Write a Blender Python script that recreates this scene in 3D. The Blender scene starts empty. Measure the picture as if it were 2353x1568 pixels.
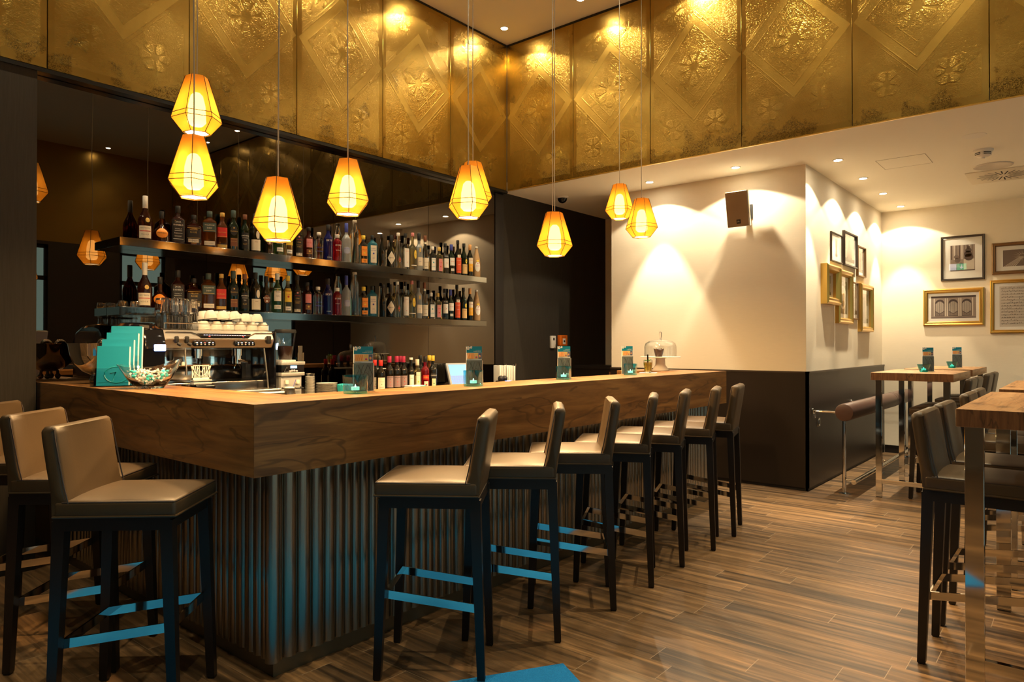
import bpy, bmesh, math, random
from mathutils import Vector, Matrix
random.seed(7)
PI=math.pi
SC=bpy.context.scene
COL=SC.collection
# ---------------------------------------------------------------- materials
MATS={}
LC=(1,.81,.49)
def mat(name,col=(.8,.8,.8),rough=.5,metal=0,trans=0,emit=None,es=0,ior=1.45,coat=0,alpha=1,spec=None,sheen=0):
    if name in MATS: return MATS[name]
    m=bpy.data.materials.new(name);m.use_nodes=True
    b=m.node_tree.nodes['Principled BSDF']
    b.inputs['Base Color'].default_value=(*col,1)
    b.inputs['Roughness'].default_value=rough
    b.inputs['Metallic'].default_value=metal
    b.inputs['Transmission Weight'].default_value=trans
    b.inputs['IOR'].default_value=ior
    b.inputs['Coat Weight'].default_value=coat
    if spec is not None: b.inputs['Specular IOR Level'].default_value=spec
    if emit: b.inputs['Emission Color'].default_value=(*emit,1);b.inputs['Emission Strength'].default_value=es
    m.diffuse_color=(*col,1)
    MATS[name]=m
    return m
class NT:
    def __init__(s,m): s.t=m.node_tree; s.n=s.t.nodes; s.b=s.n['Principled BSDF']
    def new(s,t,**k):
        n=s.n.new(t)
        for a,v in k.items(): setattr(n,a,v)
        return n
    def set(s,n,i,v):
        if hasattr(v,'is_linked') or isinstance(v,bpy.types.NodeSocket): s.t.links.new(v,n.inputs[i])
        else: n.inputs[i].default_value=v
    def math(s,op,a,b=0.,c=None,clamp=False):
        n=s.new('ShaderNodeMath',operation=op,use_clamp=clamp); s.set(n,0,a); s.set(n,1,b)
        if c is not None: s.set(n,2,c)
        return n.outputs[0]
    def mix(s,f,a,b):
        n=s.new('ShaderNodeMix',data_type='RGBA'); s.set(n,0,f)
        for i,v in ((6,a),(7,b)):
            if isinstance(v,tuple): v=(*v[:3],1)
            s.set(n,i,v)
        return n.outputs[2]
    def coord(s,out='Object'):
        return s.new('ShaderNodeTexCoord').outputs[out]
    def mapping(s,v,scale=(1,1,1),loc=(0,0,0),rot=(0,0,0)):
        n=s.new('ShaderNodeMapping'); s.set(n,0,v); n.inputs[1].default_value=loc;n.inputs[2].default_value=rot;n.inputs[3].default_value=scale
        return n.outputs[0]
    def noise(s,v,scale=5,detail=4,rough=.5,dist=0,dim='3D',w=None):
        n=s.new('ShaderNodeTexNoise',noise_dimensions=dim); s.set(n,'Vector',v)
        n.inputs['Scale'].default_value=scale;n.inputs['Detail'].default_value=detail;n.inputs['Roughness'].default_value=rough;n.inputs['Distortion'].default_value=dist
        if w is not None: s.set(n,'W',w)
        return n.outputs[0]
    def ramp(s,f,stops):
        n=s.new('ShaderNodeValToRGB'); s.set(n,0,f)
        e=n.color_ramp.elements
        while len(e)<len(stops): e.new(.5)
        for i,(p,c) in enumerate(stops): e[i].position=p; e[i].color=(*c,1) if len(c)==3 else c
        return n.outputs[0]
    def smooth(s,x,a,b):
        n=s.new('ShaderNodeMapRange',interpolation_type='SMOOTHSTEP'); s.set(n,0,x); n.inputs[1].default_value=a;n.inputs[2].default_value=b
        return n.outputs[0]
    def bump(s,h,strength=.3,dist=.01,target=None):
        n=s.new('ShaderNodeBump'); s.set(n,'Height',h); n.inputs['Strength'].default_value=strength;n.inputs['Distance'].default_value=dist
        s.t.links.new(n.outputs[0],(target or s.b).inputs['Normal']); return n
    def col(s,v): s.t.links.new(v,s.b.inputs['Base Color'])
    def rgh(s,v): s.t.links.new(v,s.b.inputs['Roughness'])
    def sep(s,v):
        n=s.new('ShaderNodeSeparateXYZ'); s.set(n,0,v); return n.outputs
    def comb(s,x,y,z):
        n=s.new('ShaderNodeCombineXYZ'); s.set(n,0,x);s.set(n,1,y);s.set(n,2,z); return n.outputs[0]

def wood(name,axis,dark,mid,light,rough=.4,knots=True,scale=1.,veins=True):
    m=mat(name,mid,rough); t=NT(m)
    sc=[9*scale]*3; sc[axis]=.9*scale
    v=t.mapping(t.coord(),scale=tuple(sc))
    n1=t.noise(v,1.6,6,.62,1.1)
    sc2=[60*scale]*3; sc2[axis]=3*scale
    n2=t.noise(t.mapping(t.coord(),scale=tuple(sc2)),1.,3,.6)
    f=t.math('ADD',t.math('MULTIPLY',n1,.8),t.math('MULTIPLY',n2,.2))
    c=t.ramp(f,[(.28,dark),(.5,mid),(.72,light)])
    if knots:
        sc3=[3.2*scale]*3; sc3[axis]=1.5*scale
        vo=t.new('ShaderNodeTexVoronoi'); t.set(vo,'Vector',t.mapping(t.coord(),scale=tuple(sc3),loc=(.3,.1,.2))); vo.inputs['Scale'].default_value=1.1
        k=t.smooth(t.math('ADD',vo.outputs['Distance'],t.math('MULTIPLY',n1,.12)),.26,.1)
        c=t.mix(t.math('MULTIPLY',k,.75),c,tuple(x*.4 for x in dark))
    if veins:
        sc4=[4*scale]*3; sc4[axis]=.8*scale
        n3=t.noise(t.mapping(t.coord(),scale=tuple(sc4),loc=(4,2,1)),1.3,3,.5,.8)
        k=t.smooth(t.math('ABSOLUTE',t.math('SUBTRACT',n3,.5)),.014,.002)
        c=t.mix(t.math('MULTIPLY',k,.5),c,tuple(x*.4 for x in dark))
    t.col(c); t.rgh(t.ramp(n2,[(.3,(rough-.05,)*3),(.7,(rough+.1,)*3)]))
    t.bump(f,.08,.003)
    return m
def fabricwall(name,col,rough=.75,vert=True,amp=.12,spec=.3):
    m=mat(name,col,rough,spec=spec); t=NT(m)
    sc=(160,160,6) if vert else (14,14,260)
    n=t.noise(t.mapping(t.coord(),scale=sc),1.,3,.6)
    n2=t.noise(t.coord(),1.2,2)
    c=t.mix(t.math('MULTIPLY',n,1.),tuple(x*(1-amp) for x in col),tuple(min(1,x*(1+amp)) for x in col))
    t.col(c); t.bump(n,.12,.002)
    return m
M={}
M['cream']=fabricwall('cream_wallpaper',(.76,.66,.5),.8,False,.05)
M['wallfab']=fabricwall('dark_textile',(.032,.026,.019),.7,True,.35,.25)
M['wainscot']=fabricwall('dark_wainscot',(.017,.011,.0075),.36,True,.25,.5)
M['ceil']=mat('ceiling_white',(.82,.76,.63),.85)
M['glassblack']=mat('tinted_mirror',(.125,.108,.09),.0,1.)
M['trimblack']=mat('black_trim',(.01,.009,.008),.25)
M['shelf']=mat('shelf_lacquer',(.16,.155,.14),.09,1.)
M['chrome']=mat('chrome',(.72,.71,.69),.06,1.)
M['steel']=mat('brushed_steel',(.55,.52,.46),.27,1.)
M['steeld']=mat('dark_steel',(.2,.19,.18),.2,1.)
M['brassdark']=mat('lamp_seam',(.02,.008,.002),.6)
M['cord']=mat('lamp_cord',(.5,.42,.32),.35)
M['black']=mat('black_gloss',(.006,.006,.008),.08)
M['blackm']=mat('black_matt',(.012,.011,.01),.5)
M['blackwood']=mat('black_stained_wood',(.011,.008,.007),.38)
M['white']=mat('white_china',(.8,.76,.68),.15)
M['paper']=mat('white_paper',(.82,.8,.75),.7)
M['teal']=mat('teal_card',(0.0,.21,.32),.5)
M['tealtext']=mat('teal_emboss',(0.0,.22,.26),.3)
M['grey']=mat('grey_plastic',(.3,.31,.32),.4)
M['silver']=mat('silver_plastic',(.5,.5,.48),.3,.4)
M['leatherT']=mat('leather_tan',(.17,.115,.065),.42)
M['gold']=mat('gilt_frame',(.62,.38,.09),.3,.9)
M['bronze']=mat('bronze_frame',(.2,.11,.045),.35,.6)
M['darkframe']=mat('dark_frame',(.045,.03,.02),.35,.2)
M['mount']=mat('mount_board',(.8,.76,.68),.8)
M['glass']=mat('clear_glass',(1,1,1),.03,0,1.,ior=1.45)
M['acryl']=mat('acrylic',(.93,.97,1),.02,0,1.,ior=1.2)
M['tealglass']=mat('teal_glass',(.45,.86,.97),.01,0,.95,ior=1.45)
M['tealglassR']=mat('deep_teal_glass',(.05,.55,.6),.03,0,.7,ior=1.45)
M['flame']=mat('flame',(1,.8,.5),.5,emit=(1,.72,.38),es=14)
M['wax']=mat('wax',(.85,.8,.7),.5,emit=(1,.7,.4),es=1.2)  # candle glow in the wax is put in as emission
M['led_white']=mat('led_white',(1,1,1),.5,emit=(.6,.72,1),es=6)
M['led_blue']=mat('led_blue',(.1,.2,1),.5,emit=(.12,.25,1),es=6)
M['led_red']=mat('led_red',(1,.05,.05),.5,emit=(1,.05,.04),es=5)
M['lens']=mat('downlight_lens',(1,1,1),.5,emit=(1,.88,.66),es=140)
M['bulb']=mat('bulb_glow',(1,1,1),.5,emit=(1,.72,.38),es=15)
M['bean']=mat('coffee_bean',(.05,.02,.01),.35)
M['orange']=mat('orange_plastic',(.75,.16,.01),.4)
M['leaf']=mat('mint_leaf',(.08,.3,.03),.5)
M['lime']=mat('cocktail_liquid',(.8,.62,.1),.05,0,.75,ior=1.33)
M['choc']=mat('chocolate',(.03,.012,.01),.55)
M['red']=mat('red_plastic',(.6,.02,.02),.4)
M['exit']=mat('exit_green',(0,.5,.2),.5,emit=(.02,.75,.35),es=4)
M['exitw']=mat('exit_white',(1,1,1),.5,emit=(1,1,1),es=4)
M['tealnap']=mat('teal_napkin',(.02,.38,.42),.8)
M['grout']=mat('seam_dark',(.02,.015,.01),.6)
M['plastw']=mat('white_plastic',(.78,.72,.62),.5)
M['slot']=mat('dark_slot',(.012,.01,.008),.7)
def thin(name,tint,rough=0.,f0=1.45):
    m=bpy.data.materials.new(name);m.use_nodes=True;nt=m.node_tree
    for n in list(nt.nodes): nt.nodes.remove(n)
    o=nt.nodes.new('ShaderNodeOutputMaterial');tr=nt.nodes.new('ShaderNodeBsdfTransparent');gl=nt.nodes.new('ShaderNodeBsdfGlossy');fr=nt.nodes.new('ShaderNodeFresnel');mx=nt.nodes.new('ShaderNodeMixShader')
    tr.inputs[0].default_value=(*tint,1);gl.inputs[0].default_value=(1,1,1,1);gl.inputs['Roughness'].default_value=rough;ge=nt.nodes.new('ShaderNodeNewGeometry');mr=nt.nodes.new('ShaderNodeMapRange');nt.links.new(ge.outputs['Backfacing'],mr.inputs[0]);mr.inputs[3].default_value=f0;mr.inputs[4].default_value=1/f0;nt.links.new(mr.outputs[0],fr.inputs[0])
    nt.links.new(fr.outputs[0],mx.inputs[0]);nt.links.new(tr.outputs[0],mx.inputs[1]);nt.links.new(gl.outputs[0],mx.inputs[2]);nt.links.new(mx.outputs[0],o.inputs[0])
    MATS[name]=m;return m
M['thin']=thin('thin_clear_glass',(.95,.96,.96),.02)
M['acryl']=thin('thin_acrylic',(.9,.93,.95),.03)
M['tealglass']=thin('thin_blue_glass',(.42,.84,.93),.03,1.6)
M['tealglassR']=thin('thin_teal_glass',(.12,.68,.72),.03,1.6)
M['pglass']=thin('thin_picture_glass',(.98,.98,.98),.0)
# leather
m=mat('leather_taupe',(.1,.062,.042),.43);t=NT(m);n=t.noise(t.coord(),260,3);n2=t.noise(t.coord(),6,3)
t.col(t.mix(n2,(.056,.034,.016),(.08,.05,.023)));t.bump(n,.1,.002);M['leather']=m
m=mat('leather_dark',(.045,.032,.028),.4);t=NT(m);t.bump(t.noise(t.coord(),260,3),.1,.002);M['leatherD']=m
m=mat('leather_roll',(.085,.045,.034),.42);t=NT(m);t.bump(t.noise(t.coord(),160,3),.12,.003);M['leatherR']=m
M['thread']=mat('stitching',(.16,.12,.09),.6)
# woods
CD,CM,CLt=(.065,.026,.007),(.19,.085,.023),(.33,.165,.048)
M['woodA']=wood('counter_wood_long',0,CD,CM,CLt,.38)
M['woodB']=wood('counter_wood_return',1,CD,CM,CLt,.38)
M['tableA']=wood('table_wood',0,(.26,.12,.045),(.42,.22,.09),(.55,.32,.15),.4,scale=1.3)
M['tableE']=wood('table_wood_edge',2,(.09,.035,.012),(.2,.085,.03),(.3,.14,.05),.45,scale=2.2)
# floor
m=mat('plank_floor',(.2,.13,.08),.33);t=NT(m)
co=t.coord();x,y,z=t.sep(co)
rx=t.math('DIVIDE',x,.15);row=t.math('FLOOR',rx)
def wn(v):
    n=t.new('ShaderNodeTexWhiteNoise',noise_dimensions='2D');t.set(n,0,v);return n.outputs[0]
ry=t.math('ADD',t.math('DIVIDE',y,.95),wn(t.comb(row,3.3,0.)));cl_=t.math('FLOOR',ry)
rnd=wn(t.comb(row,cl_,0.))
dx=t.math('MULTIPLY',t.math('SUBTRACT',.5,t.math('ABSOLUTE',t.math('SUBTRACT',t.math('FRACT',rx),.5))),.15)
dy=t.math('MULTIPLY',t.math('SUBTRACT',.5,t.math('ABSOLUTE',t.math('SUBTRACT',t.math('FRACT',ry),.5))),.95)
gx=t.smooth(dx,.0016,.0006);gy=t.smooth(dy,.002,.0009)
gap=t.math('MAXIMUM',t.math('MULTIPLY',gx,.45),gy)
wv=t.math('MULTIPLY',rnd,40.)
n1=t.noise(t.comb(t.math('MULTIPLY',x,22.),t.math('MULTIPLY',y,1.1),0.),1.,5,.6,.3,'4D',wv)
n2=t.noise(t.comb(t.math('MULTIPLY',x,90.),t.math('MULTIPLY',y,4.),0.),1.,3,.6,0,'4D',wv)
f=t.math('ADD',t.math('MULTIPLY',n1,.78),t.math('MULTIPLY',n2,.22))
f=t.math('ADD',f,t.math('MULTIPLY',t.math('SUBTRACT',rnd,.5),.09))
c=t.ramp(f,[(.3,(.022,.014,.009)),(.42,(.07,.042,.021)),(.55,(.18,.103,.047)),(.68,(.34,.195,.085))])
c=t.mix(gap,c,(.30,.22,.14));t.col(c)
t.rgh(t.ramp(n2,[(.3,(.3,)*3),(.7,(.46,)*3)]))
t.bump(t.math('SUBTRACT',f,t.math('MULTIPLY',gap,.6)),.12,.003)
M['floor']=m
# rug
m=mat('blue_rug',(0.0,.2,.5),.95);t=NT(m);n=t.noise(t.coord(),220,3);t.col(t.mix(n,(0.0,.16,.5),(0.01,.32,.8)));t.bump(n,.8,.01);M['rug']=m
# corrugated bronze
m=mat('corrugated_bronze',(.31,.285,.235),.27,1.);t=NT(m);n=t.noise(t.mapping(t.coord(),scale=(40,40,3)),1.,3);M['corr']=m
# embossed gold; u axis = object X, v axis = object Z (each panel has its own origin at its centre)
def goldmat():
    m=mat('embossed_gold',(.5,.3,.07),.25,.93);t=NT(m)
    co=t.coord();x,y,z=t.sep(co)
    oi=t.new('ShaderNodeObjectInfo').outputs['Random']
    wv=t.math('MULTIPLY',oi,30.)
    ax=t.math('ABSOLUTE',x);az=t.math('ABSOLUTE',z)
    wob=t.noise(co,3,2,.5,0,'4D',wv)
    D=t.math('ADD',t.math('DIVIDE',ax,.425),t.math('DIVIDE',az,.47))
    def ridge(v,c,w): 
        return t.smooth(t.math('ABSOLUTE',t.math('SUBTRACT',v,c)),w,0.)
    lines=t.math('ADD',ridge(D,.56,.018),t.math('ADD',ridge(D,.80,.02),t.math('ADD',ridge(D,1.02,.02),ridge(D,1.09,.014))))
    band=t.math('MULTIPLY',t.smooth(D,.8,.83),t.smooth(D,1.02,.99))
    # medallions
    def flower(cx,cz,R,k):
        if cx==0 and cz==0: px,pz=x,z
        else: px=t.math('SUBTRACT',ax,cx);pz=t.math('SUBTRACT',az,cz)
        r=t.math('SQRT',t.math('ADD',t.math('MULTIPLY',px,px),t.math('MULTIPLY',pz,pz)))
        a=t.math('ARCTAN2',pz,px)
        pet=t.math('ABSOLUTE',t.math('COSINE',t.math('MULTIPLY',a,k)))
        rr=t.math('DIVIDE',r,R)
        edge=t.math('ADD',.78,t.math('MULTIPLY',pet,.2))
        inside=t.smooth(t.math('SUBTRACT',edge,rr),0.,.06)
        petal=t.math('MULTIPLY',t.smooth(pet,.25,.6),t.smooth(rr,.2,.3))
        vein=t.smooth(t.math('ABSOLUTE',t.math('SUBTRACT',t.noise(t.comb(t.math('MULTIPLY',rr,6.),t.math('MULTIPLY',a,2.2),0.),2.2,1,.5,.6),.5)),.1,.0)
        rim=ridge(t.math('SUBTRACT',edge,rr),0.,.05)
        h=t.math('MULTIPLY',inside,t.math('ADD',.3,t.math('MULTIPLY',petal,t.math('ADD',.4,t.math('MULTIPLY',vein,.6)))))
        return t.math('ADD',h,t.math('MULTIPLY',rim,.5)),inside
    f1,i1=flower(0,0,.175,4.)
    f2,i2=flower(.2,.53,.105,3.)
    vo=t.noise(co,62,2,.5,.9,'4D',wv)
    worm=t.smooth(t.math('ABSOLUTE',t.math('SUBTRACT',vo,.5)),.07,.0)
    ham=t.math('MULTIPLY',worm,t.math('SUBTRACT',1.,t.math('MAXIMUM',t.math('MULTIPLY',band,.55),t.math('MAXIMUM',i1,i2))))
    frame=t.smooth(t.math('MAXIMUM',t.math('DIVIDE',ax,.405),t.math('DIVIDE',az,.76)),1.,.97)
    # emboss fades in and out over the sheet, and stays strong in worn patches
    fade=t.smooth(t.noise(co,1.5,2,.5,0,'4D',t.math('ADD',wv,7.)),.36,.62)
    wear=t.smooth(t.math('ADD',t.noise(co,4.2,4,.6,.4,'4D',t.math('ADD',wv,3.)),t.math('MULTIPLY',t.smooth(z,-.55,-.8),.2)),.63,.7)
    h=t.math('ADD',t.math('MULTIPLY',ham,.42),t.math('ADD',t.math('MULTIPLY',lines,.6),t.math('MULTIPLY',t.math('ADD',f1,f2),1.5)))
    h=t.math('MULTIPLY',t.math('MULTIPLY',h,frame),t.math('ADD',.3,t.math('ADD',t.math('MULTIPLY',fade,.7),t.math('MULTIPLY',wear,1.2))))
    wav=t.math('MULTIPLY',t.noise(co,1.7,2,.5,0,'4D',wv),.7)
    t.bump(t.math('ADD',h,wav),.33,.0045)
    spot=t.math('MULTIPLY',wear,t.math('ADD',.25,t.math('MULTIPLY',worm,.75)))
    st=t.noise(co,2.3,4,.6,.5,'4D',t.math('ADD',wv,11.))
    c=t.ramp(st,[(.3,(.37,.23,.045)),(.6,(.46,.30,.068)),(.8,(.51,.345,.095))])
    c=t.mix(t.math('MULTIPLY',spot,.8),c,(.06,.035,.01))
    t.col(c);t.rgh(t.math('ADD',t.math('MULTIPLY',band,.13),t.math('ADD',.17,t.math('ADD',t.math('MULTIPLY',st,.12),t.math('MULTIPLY',t.math('MULTIPLY',frame,t.math('ADD',.35,t.math('MULTIPLY',fade,.65))),t.math('MULTIPLY',t.math('SUBTRACT',1.,band),.05))))))
    return m
M['goldwall']=goldmat()
# lamp shade: perforated, glowing brass mesh
m=bpy.data.materials.new('perforated_brass');m.use_nodes=True;nt=m.node_tree
for n in list(nt.nodes): nt.nodes.remove(n)
o=nt.nodes.new('ShaderNodeOutputMaterial');tr=nt.nodes.new('ShaderNodeBsdfTransparent');tl=nt.nodes.new('ShaderNodeBsdfTranslucent');gl=nt.nodes.new('ShaderNodeBsdfGlossy')
tr.inputs[0].default_value=(1,.82,.45,1);tl.inputs[0].default_value=(.62,.25,.02,1);gl.inputs[0].default_value=(.85,.5,.12,1);gl.inputs['Roughness'].default_value=.3
m1=nt.nodes.new('ShaderNodeMixShader');m2=nt.nodes.new('ShaderNodeMixShader')
m1.inputs[0].default_value=.3;nt.links.new(tl.outputs[0],m1.inputs[1]);nt.links.new(gl.outputs[0],m1.inputs[2])
m2.inputs[0].default_value=.17;nt.links.new(m1.outputs[0],m2.inputs[1]);nt.links.new(tr.outputs[0],m2.inputs[2]);nt.links.new(m2.outputs[0],o.inputs[0])
M['shade']=m
# ---------------------------------------------------------------- mesh builder
class MB:
    def __init__(s): s.v=[];s.f=[];s.m=[]
    def add(s,vs,fs,mi=0,mx=None):
        b=len(s.v)
        if mx is not None: vs=[mx@Vector(v) for v in vs]
        s.v.extend(tuple(v) for v in vs); s.f.extend(tuple(b+i for i in f) for f in fs); s.m.extend([mi]*len(fs))
        return s
    def box(s,x0,x1,y0,y1,z0,z1,mi=0,mx=None,bev=0,seg=2):
        if bev>0:
            bm=bmesh.new();bmesh.ops.create_cube(bm,size=1)
            for v in bm.verts: v.co=Vector(((x0+x1)/2+v.co.x*(x1-x0),(y0+y1)/2+v.co.y*(y1-y0),(z0+z1)/2+v.co.z*(z1-z0)))
            bmesh.ops.bevel(bm,geom=bm.edges[:]+bm.verts[:],offset=bev,segments=seg,profile=.5,affect='EDGES',clamp_overlap=True)
            vs=[v.co.copy() for v in bm.verts];fs=[[v.index for v in f.verts] for f in bm.faces];bm.free()
            return s.add(vs,fs,mi,mx)
        vs=[(x,y,z) for z in (z0,z1) for y in (y0,y1) for x in (x0,x1)]
        return s.add(vs,[(0,2,3,1),(4,5,7,6),(0,1,5,4),(2,6,7,3),(0,4,6,2),(1,3,7,5)],mi,mx)
    def hexa(s,bot,top,mi=0,mx=None): # 4 bottom + 4 top points
        return s.add(list(bot)+list(top),[(3,2,1,0),(4,5,6,7),(0,1,5,4),(1,2,6,5),(2,3,7,6),(3,0,4,7)],mi,mx)
    def lathe(s,prof,seg=24,mi=0,mx=None,cx=0,cy=0,close=False): # prof (z,r[,n])
        vs=[];fs=[]
        for p in prof:
            z,r=p[0],p[1];n=p[2] if len(p)>2 else 2
            for k in range(seg):
                a=2*PI*(k+.5)/seg;c,sn=math.cos(a),math.sin(a)
                q=r if n==2 else r/((abs(c)**n+abs(sn)**n)**(1/n))
                vs.append((cx+q*c,cy+q*sn,z))
        L=len(prof)
        for i in range(L-1 if not close else L):
            for k in range(seg):
                a=i*seg+k;b=i*seg+(k+1)%seg;j=(i+1)%L;c=j*seg+(k+1)%seg;d=j*seg+k
                fs.append((a,b,c,d))
        if not close:
            if prof[0][1]>1e-5: fs.append(tuple(range(seg-1,-1,-1)))
            if prof[-1][1]>1e-5: fs.append(tuple((L-1)*seg+k for k in range(seg)))
        return s.add(vs,fs,mi,mx)
    def cyl(s,p0,p1,r,seg=12,mi=0,r1=None,mx=None):
        p0=Vector(p0);p1=Vector(p1);d=p1-p0
        q=Vector((0,0,1)).rotation_difference(d).to_matrix().to_4x4();q.translation=p0
        if mx is not None: q=mx@q
        return s.lathe([(0,r),(d.length,r if r1 is None else r1)],seg,mi,q)
    def tube(s,pts,r,seg=8,mi=0,closed=False,mx=None):
        pts=[Vector(p) for p in pts];n=len(pts);vs=[];fs=[]
        up=Vector((0,0,1))
        for i,p in enumerate(pts):
            a=pts[(i-1)%n] if (closed or i>0) else p;b=pts[(i+1)%n] if (closed or i<n-1) else p
            d=(b-a).normalized()
            u=up.cross(d)
            if u.length<.1: u=Vector((1,0,0)).cross(d)
            u.normalize();w=d.cross(u)
            for k in range(seg):
                t=2*PI*k/seg;vs.append(p+u*(r*math.cos(t))+w*(r*math.sin(t)))
        for i in range(n if closed else n-1):
            for k in range(seg):
                j=(i+1)%n;fs.append((i*seg+k,i*seg+(k+1)%seg,j*seg+(k+1)%seg,j*seg+k))
        if not closed: fs.append(tuple(range(seg-1,-1,-1)));fs.append(tuple((n-1)*seg+k for k in range(seg)))
        return s.add(vs,fs,mi,mx)
    def prism(s,poly,z0,z1,mi=0,mx=None): # poly in xy ccw
        n=len(poly);vs=[(x,y,z0) for x,y in poly]+[(x,y,z1) for x,y in poly]
        return s.add(vs,[tuple(range(n-1,-1,-1)),tuple(range(n,2*n))]+[(i,(i+1)%n,n+(i+1)%n,n+i) for i in range(n)],mi,mx)
    def sphere(s,c,r,seg=10,mi=0,sq=(1,1,1)):
        pr=[(math.sin(a)*r*sq[2],max(1e-4,math.cos(a)*r)) for a in [(-PI/2+PI*i/seg) for i in range(seg+1)]]
        mx=Matrix.Translation(c)@Matrix.Diagonal((sq[0],sq[1],1,1))
        return s.lathe(pr,seg*2,mi,mx)
    def build(s,name,mats,parent=None,loc=None,rot=None,flat=False,ang=38,orig=None):
        if not isinstance(mats,(list,tuple)): mats=[mats]
        me=bpy.data.meshes.new(name)
        vs=s.v
        if orig is not None: vs=[(a-orig[0],b-orig[1],c-orig[2]) for a,b,c in vs]
        me.from_pydata(vs,[],s.f)
        for m in mats: me.materials.append(m)
        me.polygons.foreach_set('material_index',s.m)
        me.validate();me.update()
        if not flat:
            me.polygons.foreach_set('use_smooth',[True]*len(me.polygons))
            me.set_sharp_from_angle(angle=math.radians(ang))
        o=bpy.data.objects.new(name,me);COL.objects.link(o)
        if parent is not None: o.parent=parent
        if orig is not None: o.location=orig
        if loc is not None: o.location=loc
        if rot is not None: o.rotation_euler=rot
        return o
def tag(o,label=None,cat=None,group=None,kind=None):
    if label: o['label']=label
    if cat: o['category']=cat
    if group: o['group']=group
    if kind: o['kind']=kind
    return o
def thing(name,label,cat,loc=(0,0,0),rz=0,group=None):
    o=bpy.data.objects.new(name,None);o.empty_display_size=.05;COL.objects.link(o)
    o.location=loc;o.rotation_euler=(0,0,rz)
    return tag(o,label,cat,group)
def struct(o): o['kind']='structure';return o
def kids(o): return [c for c in bpy.data.objects if c.parent==o]
def tree(o): return (o,[tree(c) for c in kids(o)])
def copy_tree(tr,parent=None):
    o,ch=tr;c=o.copy();COL.objects.link(c)
    if parent is not None: c.parent=parent
    for k in ch: copy_tree(k,c)
    return c
ORD=['first','second','third','fourth','fifth','sixth','seventh','eighth','ninth','tenth','eleventh','twelfth']
# lettering --------------------------------------------------
_tc={}
def glyphs(s):
    if s in _tc: return _tc[s]
    cu=bpy.data.curves.new('t','FONT');cu.body=s;cu.size=1;cu.resolution_u=1;cu.align_x='CENTER';cu.align_y='CENTER'
    ob=bpy.data.objects.new('t',cu);COL.objects.link(ob)
    dg=bpy.context.evaluated_depsgraph_get();ev=ob.evaluated_get(dg);me=ev.to_mesh()
    v=[(p.co.x,p.co.y) for p in me.vertices];f=[tuple(p.vertices) for p in me.polygons]
    ev.to_mesh_clear();bpy.data.objects.remove(ob);bpy.data.curves.remove(cu)
    if v:
        x0=min(a for a,b in v);x1=max(a for a,b in v);y0=min(b for a,b in v);y1=max(b for a,b in v)
        v=[(a-(x0+x1)/2,b-(y0+y1)/2) for a,b in v];w=x1-x0;hh=y1-y0
    else: w=hh=1
    _tc[s]=(v,f,w,hh);return _tc[s]
def text(mb,s,width,mi,fn,height=None):
    """fn maps 2D (x,y) metres to 3D"""
    v,f,w,hh=glyphs(s);k=width/w;ky=k if height is None else height/hh
    mb.add([fn(a*k,b*ky) for a,b in v],f,mi)
# ---------------------------------------------------------------- camera
cam=bpy.data.cameras.new('camera');co_=bpy.data.objects.new('camera',cam);COL.objects.link(co_)
cam.sensor_width=36;cam.lens=36*1593.0/2353;cam.clip_start=.05;cam.clip_end=60
co_.location=(0,0,1.36);co_.rotation_euler=(PI/2+.0062,0,.6933-PI/2)
SC.camera=co_
vs=SC.view_settings
vs.view_transform='Standard';vs.look='None';vs.gamma=1;vs.use_curve_mapping=False;vs.exposure=0.3
w=bpy.data.worlds.new('dusk');SC.world=w;w.use_nodes=True
w.node_tree.nodes['Background'].inputs[0].default_value=(.42,.66,.62,1);w.node_tree.nodes['Background'].inputs[1].default_value=1.4
# ---------------------------------------------------------------- shell
ZL,ZU=3.057,4.673
def sbox(name,m,*b,bev=0,par=None):
    o=MB().box(*b,bev=bev).build(name,m,par)
    if par is None: struct(o)
    return o
sbox('floor',M['floor'],-2.7,9.94,-3.1,5.09,-.06,0)
sbox('ceiling',M['ceil'],-2.8,5.93,-3.1,5.09,ZU,ZU+.1)
lc=sbox('ceiling_low',M['ceil'],5.835,9.94,-3.1,5.12,ZL,ZL+.1)
sbox('wall_back_left',M['wallfab'],-2.7,1.392,4.915,5.09,0,3.057)
wb=sbox('wall_back',M['trimblack'],1.394,5.853,5.0,5.09,0,3.057)
for a,b in ((1.394,2.482),(2.486,3.598),(3.602,4.715),(4.719,5.708)):
    MB().box(a,b,4.99,5.0,.02,3.028).build('mirror_panel',M['glassblack'],wb)
sbox('wall_back_right',M['wallfab'],5.854,8.07,4.99,5.09,0,ZL)
sbox('trim_1',M['trimblack'],-2.7,5.83,4.905,4.999,3.032,ZL-.001)
sbox('trim_2',M['blackwood'],5.712,5.851,4.982,4.999,0,3.028)
sbox('wall_corridor_end',M['cream'],7.972,8.07,4.137,4.989,0,ZL)
# solid block that carries the cream wall and the picture wall
sbox('wall_right',M['cream'],6.738,9.838,2.026,4.137,0,ZL)
tw=MB();tw.box(6.712,6.738,2.0,4.137,.03,1.10);tw.box(6.712,9.838,2.0,2.026,.03,1.10)
tw=struct(tw.build('trim_3',M['wainscot']))
tc=MB().box(6.708,6.738,1.996,4.137,1.1,1.115).box(6.708,9.838,1.996,2.026,1.1,1.115)
tc.build('cap_rail',mat('wainscot_cap',(.05,.034,.024),.35),tw)
tk=MB().box(6.722,6.738,2.01,4.137,0,.03).box(6.722,9.838,2.01,2.026,0,.03);tk.build('plinth',M['blackm'],tw)
sbox('wall_far',M['cream'],9.84,9.94,-3.1,4.2,0,ZL)
sbox('baseboard_far',M['blackwood'],9.822,9.839,-3.0,1.995,0,.095)
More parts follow.
